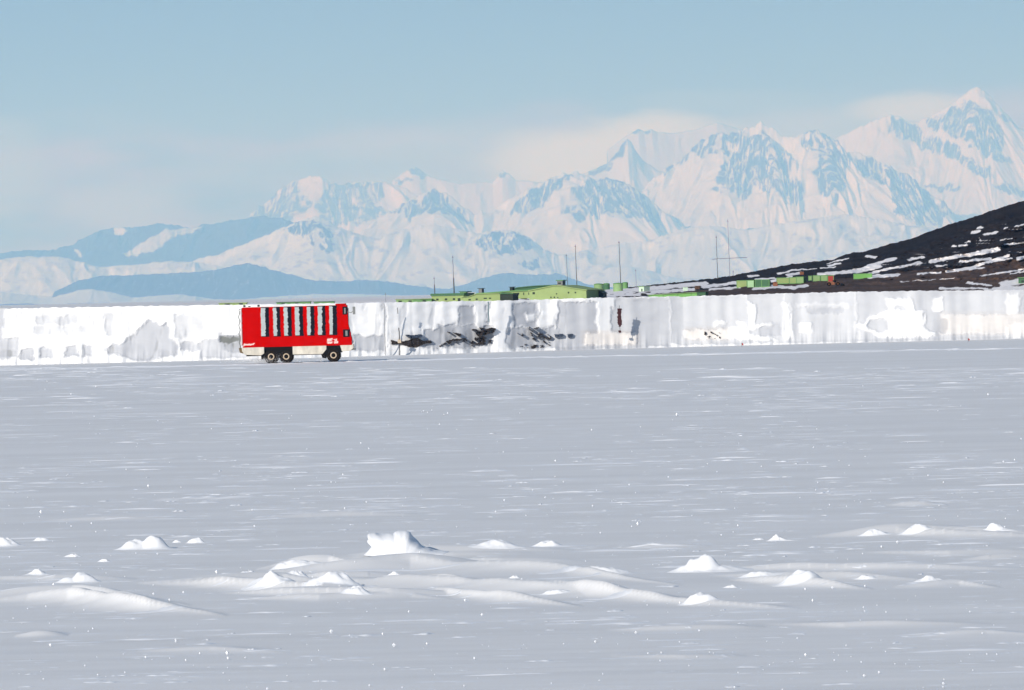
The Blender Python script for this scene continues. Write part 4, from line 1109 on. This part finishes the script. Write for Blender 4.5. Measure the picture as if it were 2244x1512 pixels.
    blob_sheet([(717, 747), (719, 743), (729, 742), (730, 745), (727, 748), (718, 749)], 'marking', 3, .36, 5, 12)
    blob_sheet([(731, 744), (740, 743.4), (740, 747.5), (736, 748.5), (733, 746)], 'marking', 5, .34, 5, 12)
    blob_sheet([(716.5, 749.5), (729.5, 749.2), (729, 752.5), (724, 754.5), (718, 753.5)], 'marking', 7, .28, 5, 12)
    blob_sheet([(733, 749), (742, 748.2), (742, 752.5), (738, 753.6), (732, 753.3)], 'marking', 9, .36, 5, 12)
    blob_sheet([(533.2, 759.6), (535.6, 752.4), (539, 754.6), (545, 754.4), (546, 752.8), (549, 754.2), (556, 753), (559.8, 752.2), (556, 756.2), (550, 757.6), (540, 757), (535, 759.8)], 'script_marking', 11, .25, 6, 12)
    return root
build_bus()

def snow_spray():
    """loose snow thrown up by the wheels: small flakes in the air"""
    V, Fc = [], []
    spots = [(580, 790, 26, 6, 2600), (555, 788, 34, 7, 2600), (611, 786, 8, 8, 500), (705, 788, 12, 6, 500), (640, 793, 70, 2.5, 700), (520, 791, 30, 5, 500)]
    for (cx_, cy_, sx, sy, n_) in spots:
        for _ in range(n_):
            px, py = RNG.normal(cx_, sx * .5), min(795.0 - (cx_ - 652) * .0, RNG.normal(cy_, sy * .55))
            _, by = ground_at(652, 795.0)
            x, y, z = [float(q) for q in at(px, py, float(by) + RNG.uniform(-.6, 2.2))]
            if z < .02: continue
            r = RNG.uniform(.008, .018)
            a = RNG.normal(size=(3, 3)) * r
            b = len(V); V += [(x + q[0], y + q[1], z + q[2]) for q in a] + [(x - a[0][0], y - a[0][1], z + a[0][2])]
            Fc += [(b, b + 1, b + 2), (b, b + 2, b + 3)]
    me = bpy.data.meshes.new('snow_spray'); me.from_pydata(V, [], Fc); me.materials.append(M_SNOW)
    o = bpy.data.objects.new('snow_spray', me); COL.objects.link(o)
    tag(o, 'fine loose snow thrown up round the wheels of the red bus', 'snow spray', kind='stuff')
snow_spray()

# ------------------------------------------------------------------ station buildings
def green(name, c, var=.10): return paint(name, c, .65, var, .35, .2)
M_G1 = green('pale_green_wall', (0.33, 0.43, 0.17))
M_G2 = green('light_green_wall', (0.28, 0.43, 0.19))
M_G3 = green('mint_wall', (0.40, 0.62, 0.36))
M_G4 = green('bright_green_wall', (0.20, 0.46, 0.12))
M_GD = green('dark_green_roof', (0.07, 0.17, 0.08))
M_GM = green('mid_green_roof', (0.16, 0.33, 0.12))
M_DK = green('dark_shed', (0.035, 0.05, 0.035), .3)
M_PALE = green('pale_hut', (0.62, 0.78, 0.60))
M_ORANGE = green('orange_paint', (0.30, 0.12, 0.06), .2)
M_REDBOX = green('faded_red_box', (0.42, 0.06, 0.045), .2)
M_MAST = paint('galvanised_mast', (0.10, 0.115, 0.13), .6, .2, .5)
M_POLE = paint('weathered_pole', (0.06, 0.055, 0.05), .8, .3, 1.0)
M_BROWN = paint('rusty_brown', (0.13, 0.07, 0.04), .8, .3, .8)

def frame_at(px, py, dD=0.0):
    x, y, z, D = hill_point(px, py)
    x, y, z = [float(q) for q in at(px, py, D + dD)]
    return x, y, z, (D + dD) / F

def doors(root_wall, W_, H_, spots, mat, y):
    for (u, v, w, h) in spots:
        MB().box(u * W_ - w / 2, u * W_ + w / 2, y - .06, y + .05, v * H_, v * H_ + h).build('window' if v > .12 else 'door', mat, root_wall)

def shed(name, label, px0, px1, top, base, depth, yaw=0.0, wall=None, roof=None, prof=None, spots=(), group=None, roof_h=.25, dD=0.0, cat='building', seams=()):
    """flat or gable shed whose front spans px0..px1; yaw turns its front to the left so that the shaded right end shows"""
    x, y, z, k = frame_at((px0 + px1) / 2, base, dD)
    W_ = (px1 - px0) * k / math.cos(yaw); H_ = (base - top) * k
    r = empty(name, (x, y, z), -yaw)
    tag(r, label, cat, group)
    if prof:
        pr = [((u - .5) * W_, v * H_) for u, v in prof]
    else:
        pr = [(-.5 * W_, H_), (.5 * W_, H_)]
    zb = -1.5
    poly = [(-.5 * W_, zb), (.5 * W_, zb)] + pr[::-1]
    wl_ = MB().prism(poly, 0, depth).build('wall', wall or M_G1, r)
    # roof sheet lying on the wall top, slightly proud
    rp = [(a, b + .02) for a, b in pr]; rp[0] = (rp[0][0] - .2, rp[0][1]); rp[-1] = (rp[-1][0] + .2, rp[-1][1])
    rpoly = rp + [(a, b + roof_h) for a, b in rp[::-1]]
    MB().prism(rpoly, -.25, depth + .25).build('roof', roof or M_GM, r)
    doors(wl_, W_, H_, spots, M_DK, 0)
    for s in seams:
        MB().box(s * W_ - .08, s * W_ + .08, -.05, .05, 0, H_ - .05).build('seam', M_GM, wl_)
    return r

# far low sheds seen over the bus roof and left of it
shed('low_shed', 'pale green low shed left of the bus roof on the snowy spit', 480, 540, 664.6, 669, 6, 0, M_G1, M_G1, roof_h=.12, spots=((-.2, .2, 1.2, .3), (.3, .2, .8, .3)))
shed('low_shed', 'long thin dark green shed seen over the middle of the bus roof', 606, 680, 662.2, 667, 6, 0, M_GM, M_GD, roof_h=.10, spots=((-.3, .3, .8, .2), (.1, .3, .8, .2)))
shed('low_shed', 'short dull green shed seen over the front of the bus roof', 688, 732, 661.4, 666, 6, 0, M_GM, M_GD, roof_h=.10)
shed('low_shed', 'flat dull green shed furthest left of the station, low behind the bank', 868, 912, 656.4, 664, 6, 0, M_G2, M_G1, roof_h=.10, spots=((-.3, .3, .7, .3), (.2, .3, .7, .3)))
shed('low_shed', 'small olive green shed beside the low dull one at the left end of the station', 905, 946, 655.6, 663, 6, 0, M_GM, M_G1, roof_h=.10, spots=((.1, .3, .7, .3),))
# long house at the left
shed('long_house', 'long light green house with a dark flat roof under the left tall mast', 946, 1016, 648, 661, 10, R(12), M_G1, M_GD, roof_h=.5, spots=((-.32, .25, .5, .4), (-.05, .25, .5, .4), (.2, .25, .5, .4), (.36, .0, .6, .7)))
shed('roof_hut', 'small dark green hut on the right roof end of the long light green house', 1008, 1022, 639.8, 648, 3, R(20), M_GM, M_GD, roof_h=.15, spots=((-.1, .3, .25, .3),))
shed('low_house', 'yellow green wide flat house left of the dark green block', 1012, 1098, 644.2, 660, 12, R(10), M_G1, M_G1, prof=[(0, .55), (.18, .62), (.36, .95), (1, 1)], roof_h=.12, spots=((-.3, .15, .5, .3), (.1, .30, .7, .25), (.22, .3, .5, .25), (-.12, .2, .4, .3)))
shed('white_hut', 'tiny cream white hut on top of the yellow green wide house', 1027, 1041, 641.6, 646, 3, 0, M_PALE, M_WHITE, roof_h=.08)
shed('vent_box', 'small grey box with a chimney on the roof right of the cream white hut', 1049, 1056, 632.6, 641, 1.2, R(25), M_GREYPART, M_DK, roof_h=.1)
shed('dark_block', 'dark green block in front of the long row, right of the yellow green house', 1096, 1124, 644.4, 659, 7, R(10), M_DK, M_GD, roof_h=.2, spots=((.0, .1, .7, .6),))
shed('row_house', 'long pale row house with posts along its front, behind the dark green block', 1046, 1180, 638.5, 658, 12, R(6), M_G1, M_GM, roof_h=.25, dD=30, prof=[(0, .75), (.3, .86), (.6, .96), (1, 1)], spots=tuple((-.42 + .085 * i, .55, .18, .55) for i in range(11)))
shed('upper_house', 'upper dark green roofed house between the row house and the big gabled hall', 1128, 1215, 627.2, 645, 14, R(8), M_GD, M_GD, roof_h=.25, dD=60, prof=[(0, .72), (.08, .8), (.5, .95), (1, 1)])
shed('small_tank_house', 'small black box on the roof left of the upper dark green roof', 1117, 1123, 629.4, 637, 1.5, R(20), M_DK, M_DK, roof_h=.1, dD=20)
shed('gabled_hall', 'big pale green hall with a broad low gable, largest building of the station', 1160, 1285, 627, 657, 16, R(14), M_G1, M_G1, roof_h=.18, prof=[(0, .68), (.18, .82), (.42, 1.0), (.55, .98), (.78, .78), (1, .62)],
     spots=((-.42, .45, .5, .45), (.19, .45, .3, .35), (.31, .45, .3, .3), (-.02, .40, .25, .25), (-.12, .14, .25, .3), (-.06, .14, .25, .3), (.0, .12, .2, .25)))
shed('hall_annex', 'dull green sloping roofed annex behind the right end of the gabled hall', 1225, 1302, 629.5, 648, 12, R(12), M_GM, M_GM, roof_h=.15, dD=25, prof=[(0, 1), (.35, .9), (1, .45)])
shed('lookout_cabin', 'grey green lookout cabin standing on the gable of the big hall', 1221, 1233, 615.5, 628, 1.4, R(30), M_GREYPART, M_GM, roof_h=.2, dD=8, spots=((-.05, .45, .75, .35),))
shed('dark_end_box', 'low dark box against the right end of the gabled hall', 1287, 1322, 638.4, 652.4, 6, R(8), M_DK, M_DK, roof_h=.1, prof=[(0, .9), (.3, 1), (.8, 1), (1, .6)], spots=((-.3, 0, .8, 1.0),))  # low dark box drawn at the hall's right end
shed('pale_hut', 'small white green hut alone on the snow right of the tanks', 1400.5, 1411, 628.2, 638.6, 2.2, R(38), M_PALE, M_G3, roof_h=.08, spots=((.1, 0, .3, .6),))
shed('shore_shed', 'long low green shed on the shore with a darker right end', 1422, 1527, 643.2, 653, 5, R(14), M_G4, M_G2, roof_h=.12, prof=[(0, .7), (.4, .85), (.88, 1), (1, 1)], seams=(-.2, .1, .38))
shed('end_shed', 'small dark green shed joined to the right end of the long shore shed', 1528, 1546, 641, 652, 4, R(10), M_GD, M_GD, roof_h=.1, spots=((-.2, .0, .4, .5),))
shed('edge_shed', 'little dark green shed on the shore at the very right edge of the picture', 2232, 2262, 609, 621, 4, R(5), M_GD, M_GM, roof_h=.12, spots=((-.2, .2, .5, .4),))

def tank(label, px0, px1, top, base, mat, dD=0.0):
    x, y, z, k = frame_at((px0 + px1) / 2, base, dD)
    r_ = (px1 - px0) * k / 2; H_ = (base - top) * k
    t = empty('storage_tank', (x, y, z)); tag(t, label, 'tank', 'fuel tanks beside the gabled hall')
    MB().lathe_z([(r_, -1.2), (r_, H_)], 0, 0).build('shell', mat, t, smooth=True)
    MB().lathe_z([(r_ * 1.03, H_ - .12), (r_ * 1.03, H_ + .03), (r_ * .6, H_ + .14), (.001, H_ + .18)], 0, 0).build('lid', M_GM, t)
tank('pale green round tank nearest the gabled hall', 1302, 1322, 622.6, 640, M_G2)
tank('dark green round tank partly hidden behind the pale tank by the hall', 1322, 1336.5, 621.8, 638, M_GD, 25)
tank('pale green round tank standing under the middle tall mast', 1344, 1365, 621.2, 638, M_G2)
tank('grey green smaller tank behind the one under the middle tall mast', 1364, 1376.5, 619.6, 635, M_GM, 20)

def container(label, px0, px1, top, base, depth, yaw, mat, group='shipping containers on the hillside', dD=0.0, side=None):
    x, y, z, k = frame_at((px0 + px1) / 2, base, dD)
    W_ = (px1 - px0) * k / math.cos(yaw); H_ = (base - top) * k
    c = empty('container', (x, y, z), -yaw); tag(c, label, 'container', group)
    b_ = MB().box(-W_ / 2, W_ / 2, 0, depth, -.1, H_)
    for i in range(int(W_ / .22)):
        b_.box(-W_ / 2 + .06 + i * .22, -W_ / 2 + .15 + i * .22, -.03, 0.01, .12, H_ - .12)
    bd = b_.build('shell', mat, c)
    MB().box(-W_ / 2 - .02, W_ / 2 + .02, -.05, .04, H_ - .1, H_ + .03).box(-W_ / 2 - .02, W_ / 2 + .02, -.05, .04, -.14, .05).box(-W_ / 2 - .03, -W_ / 2 + .08, -.06, .05, -.13, H_ + .02).box(W_ / 2 - .08, W_ / 2 + .03, -.06, .05, -.13, H_ + .02).build('frame', M_GM, c)
    MB().box(W_ / 2, W_ / 2 + .03, depth * .08, depth * .92, .1, H_ - .1).build('door', side or M_GD, c)
    for s_ in (-.4, .4):
        MB().box(s_ * W_ - .15, s_ * W_ + .15, .05, depth - .05, -.5, -.08).build('skid', M_BLACK, c)
container('yellow green container left of the mint one at the lower end of the row', 1614.5, 1637, 614.5, 630, 2.2, R(8), M_G1)
container('mint green container with a dark end, beside the yellow green one', 1638, 1652.5, 614, 630, 3.0, R(30), M_G3)
container('dark green box added as the shaded right face of the mint container', 1655, 1669, 612.5, 629, 2.4, R(8), M_GD)  # shaded face of the row put in as dark green boxes
container('second dark green box of that shaded face, right end of the lower row', 1669, 1686, 612.5, 628, 2.4, R(8), M_GD)
container('left pale green container of the three standing end to end in the middle', 1702, 1729.5, 608.5, 621, 2.4, R(6), M_G1)
container('middle pale green container of the three standing end to end', 1730, 1745, 607.5, 620.6, 2.4, R(6), M_G1)
container('right light green container of the three end to end, with a brighter end', 1745.5, 1761, 606.5, 620, 2.8, R(14), M_G2)
container('small green container at the left of the upper row by the red one', 1771.5, 1779, 604.5, 614, 2.2, R(6), M_G2)
container('pale green container in the middle of the upper row by the red one', 1781.5, 1797, 603.5, 616, 2.2, R(6), M_G2)
container('pale green container touching the red one', 1798.5, 1813, 603, 615.5, 2.2, R(6), M_G2)
container('faded red container at the right end of the upper row', 1814, 1827, 603.5, 617, 2.2, R(8), M_REDBOX, side=M_REDBOX)
container('bright green low container alone on the brown slope', 1870.5, 1911, 599.5, 610, 2.2, R(4), M_G4)

def loader():
    x, y, z, k = frame_at(1829, 626.5, -6)
    r = empty('wheel_loader', (x, y, z)); tag(r, 'orange wheel loader with black wheels in front of the red container', 'loader')
    P = lambda px, py: ((px - 1829) * k, (626.5 - py) * k)
    MB().prism([P(1814, 624), P(1829, 624), P(1829, 619), P(1825, 616.5), P(1814, 616.5)], -.6, .6).build('engine_body', M_ORANGE, r, bevel=.04)
    cb = MB().prism([P(1824, 619), P(1833, 619), P(1832, 614), P(1825, 614)], -.5, .5).build('cab', M_BLACK, r)
    MB().box(P(1826, 0)[0], P(1831, 0)[0], -.53, -.5, P(0, 618)[1], P(0, 615)[1]).build('window', M_GLASS, cb)
    MB().tube([(P(1831, 620)[0], -.3, P(0, 620)[1]), (P(1838, 619)[0], -.3, P(0, 619)[1]), (P(1843, 624)[0], -.3, P(0, 624)[1])], .13, seg=6).build('lift_arm', M_ORANGE, r)
    MB().prism([P(1841, 626.5), P(1851, 626.5), P(1849, 622), P(1843, 621)], -.9, .9).build('bucket', M_BLACK, r)
    for wx_ in (1816.5, 1836):
        for s_ in (-1, 1):
            cx_ = P(wx_, 0)[0]
            w_ = MB().lathe_y([(.1, s_ * .45), (.36, s_ * .45), (.42, s_ * .52), (.42, s_ * .74), (.36, s_ * .8), (.1, s_ * .8)], cx_, .40, 20).build('wheel', M_TYRE, r)
            MB().lathe_y([(.001, s_ * .81), (.1, s_ * .81), (.12, s_ * .78)], cx_, .40, 14).build('hub', M_ORANGE, w_)
loader()

def clutter(label, px, py, wpx, hpx, mat, seed):
    x, y, z, k = frame_at(px, py, -4)
    c = empty('crate', (x, y, z), .3); tag(c, label, 'crate')
    w, h = wpx * k, hpx * k
    MB().box(-w / 2, w / 2, -.4, .4, -.1, h).build('box', mat, c, bevel=.03)
    MB().box(-w / 2 - .04, w / 2 + .04, -.44, .44, h + .003, h + .07).build('lid', mat, c)
clutter('small orange crate left of the three pale green containers', 1699, 626, 8, 7, M_ORANGE, 1)
clutter('small orange box high on the snow patch above the containers', 1757, 601, 7, 5, M_ORANGE, 2)
clutter('rusty brown crate on the snow above the long shore shed', 1528, 633, 9, 6, M_BROWN, 3)
clutter('cream crate on the snow above the left of the long shore shed', 1502, 636, 9, 6, M_PALE, 4)

# ------------------------------------------------------------------ masts
def mast(label, px, top, base, lean=0.03, w=1.0, boom=None, thick_low=0.0, mat=None, dD=0.0):
    x, y, z, k = frame_at(px, base, dD)
    H_ = (base - top) * k
    r = empty('radio_mast', (x, y, z)); tag(r, label, 'mast', 'radio masts of the station')
    n_ = max(14, int(H_ / .22)); zz = np.linspace(-.6, H_, n_)
    wx_ = (fbm(zz * 1.3 + px, zz * 0, 5, 2) - .5) * .13
    lean_ = -.016
    MB().tube([(float(wx_[i] + lean_ * zz[i]), 0, float(zz[i])) for i in range(n_)], .10 * w, .055 * w, 6).build('pole', mat or M_MAST, r)
    if thick_low:
        MB().tube([(0, 0, -.5), (lean_ * thick_low * k, 0, thick_low * k)], .17 * w, .14 * w, 8).build('lower_pole', mat or M_MAST, r)
    MB().box(lean_ * H_ - .22, lean_ * H_ + .22, -.04, .04, H_ - .45, H_ - .36).build('antenna', mat or M_MAST, r)
    if boom:
        a, b, py_ = boom
        MB().tube([((a - px) * k, 0, (base - py_ - 1) * k), (0, 0, (base - py_) * k), ((b - px) * k, 0, (base - py_ + 1.3) * k)], .05, seg=6).build('boom', mat or M_MAST, r)
    return r
M_MFAR = paint('pale_far_mast', (0.22, 0.24, 0.27), .6, .2, .5)
mast('short thick dark mast on the left end of the long light green house', 953, 606, 650, w=.8, thick_low=26)
mast('tall dark mast rising from the long light green house, leftmost of the tall ones', 995.5, 560, 649, thick_low=40)
mast('thin tall mast just behind the lookout cabin', 1244, 556, 630, w=.75)
mast('tallest dark mast behind the annex of the gabled hall', 1264.5, 536, 634, w=1.15)
mast('tall dark mast above the second pair of tanks', 1360.5, 528, 630, w=1.15, dD=30)
mast('faint short mast on the snow above the small white green hut', 1394.5, 589, 632, w=.7, mat=M_MFAR)
mast('dark mast on the hill slope carrying a long thin boom', 1573, 516, 611, boom=(1562, 1638, 567), w=.95)
mast('pale taller mast on the hill slope right of the one with the boom', 1599.5, 481, 606, w=.75, mat=M_MFAR)
mast('little stub mast on the hill crest right of the two slope masts', 1607, 592, 605, w=.6)
mast('faint short pole on the snowy spit right of the bus', 845.5, 641, 663, w=.7, mat=M_MFAR)

# ------------------------------------------------------------------ poles and flags in front of the bank
def bank_pole(label, px, top, base, w, mat, name='marker_pole', cat='pole'):
    bx, by = ground_at(px, np.interp(px, *bb)); D = float(by) - 1.6
    x, y, z = [float(q) for q in at(px, base, D)]
    x2, y2, z2 = [float(q) for q in at(px, top, D)]
    r = empty(name, (x, y, z)); tag(r, label, cat)
    n_ = 22; zz = np.linspace(-.1, z2 - z, n_)
    MB().tube([(float((fbm(q * 2.2 + px, 0, 3, 2) - .5) * .10), 0, float(q)) for q in zz], w * .5, w * .5, 6).build('pole', mat, r)
    return r, z2 - z
M_PGREY = paint('grey_pole', (0.30, 0.30, 0.30), .8, .2, 2)
M_TEAL = paint('teal_pole', (0.20, 0.26, 0.28), .8, .2, 2)
M_DRED = paint('dark_red_cloth', (0.06, 0.018, 0.02), .9, .5, 4)
M_FLAG = paint('red_flag', (0.42, 0.05, 0.04), .8, .2, 4)
M_FLAGG = paint('green_flag', (0.05, 0.10, 0.08), .8, .2, 4)
bank_pole('thin grey pole against the white bank just right of the bus', 844.5, 665, 777, .09, M_PGREY)
r, h = bank_pole('dark pole with a pale knob beside the long diamond smear', 876, 718, 777, .13, M_POLE)
MB().box(-.2, .2, -.15, .05, 1.35, 1.75).build('pale_knob', M_RIM, r)
bank_pole('short dark pole end high on the white bank right of the thin grey pole', 871.5, 674, 686, .14, M_PGREY)
bank_pole('teal grey pole running down the white bank above the black smear cluster', 1071, 661, 704, .20, M_TEAL)

def red_marker():
    r, h = bank_pole('tall marker pole wrapped in dull red cloth right of the smear clusters', 1358.5, 669, 728, .06, M_POLE)
    mb = MB()
    _, by = ground_at(1358.5, np.interp(1358.5, *bb)); k = float(by) / F
    for (y0, y1, w) in ((676, 712, 8.5), (712, 716, 4.5), (724, 729, 6)):
        z1, z0 = (728 - y0) * k, (728 - y1) * k
        n_ = max(4, int((z1 - z0) / .1)); zz = np.linspace(z0, z1, n_)
        pts = [(float((fbm(q * 3, 0, 8, 2) - .5) * .2), 0, float(q)) for q in zz]
        for a, b in zip(pts[:-1], pts[1:]):
            ww = w * k * .5 * (.6 + .7 * float(vn(a[2] * 4, 0, 3)))
            mb.box(a[0] - ww, a[0] + ww, -.10, .10, a[2], b[2])
    mb.build('cloth', M_DRED, r)
red_marker()

def flag(label, px, py, hpx, mat):
    x, y = [float(q) for q in ground_at(px, py)]
    k = y / F
    r = empty('marker_flag', (x, y, 0)); tag(r, label, 'flag')
    H_ = hpx * k
    MB().tube([(0, 0, -.2), (-.02, 0, H_)], .025, seg=6).build('pole', M_POLE, r)
    w = 3.4 * k
    MB().prism([(-.02, H_ * .45), (w, H_ * .35), (w * .8, H_ * .8), (-.02, H_)], -.015, .015).build('cloth', mat, r)
flag('small dull red marker flag in front of the grey middle right of the bank', 1626, 760, 9, M_FLAG)
flag('small dull red marker flag below the big white patch near the right edge', 2122, 749, 8, M_FLAG)
flag('dark green marker flag at the foot of the bank near the right edge', 2210, 740, 10, M_FLAGG)
flag('tiny dark marker flag by the bank foot between the two red ones', 1696, 744, 8, M_FLAGG)
flag('tiny dark marker flag at the bank foot on the far left', 80, 797, 8, M_POLE)
flag('dark leaning marker flag at the bank foot left of the big grey patch', 136, 791, 14, M_POLE)

# ------------------------------------------------------------------ the air: one even box of haze round everything
def haze():
    mb = MB().box(-30000, 30000, -2500, 206000, -60, 5600)
    m = bpy.data.materials.new('polar_air'); m.use_nodes = True
    n, l = m.node_tree.nodes, m.node_tree.links
    n.clear()
    o_ = n.new('ShaderNodeOutputMaterial'); v = n.new('ShaderNodeVolumePrincipled')
    v.inputs['Color'].default_value = (0.25, 0.56, 1.0, 1)
    v.inputs['Absorption Color'].default_value = (1, 1, 1, 1)
    v.inputs['Density'].default_value = 2.0e-5
    v.inputs['Anisotropy'].default_value = 0.0
    l.new(v.outputs[0], o_.inputs['Volume'])
    o = mb.build('haze', m)
    tag(o, 'pale blue polar haze in front of the far mountains', 'haze', kind='stuff')
haze()
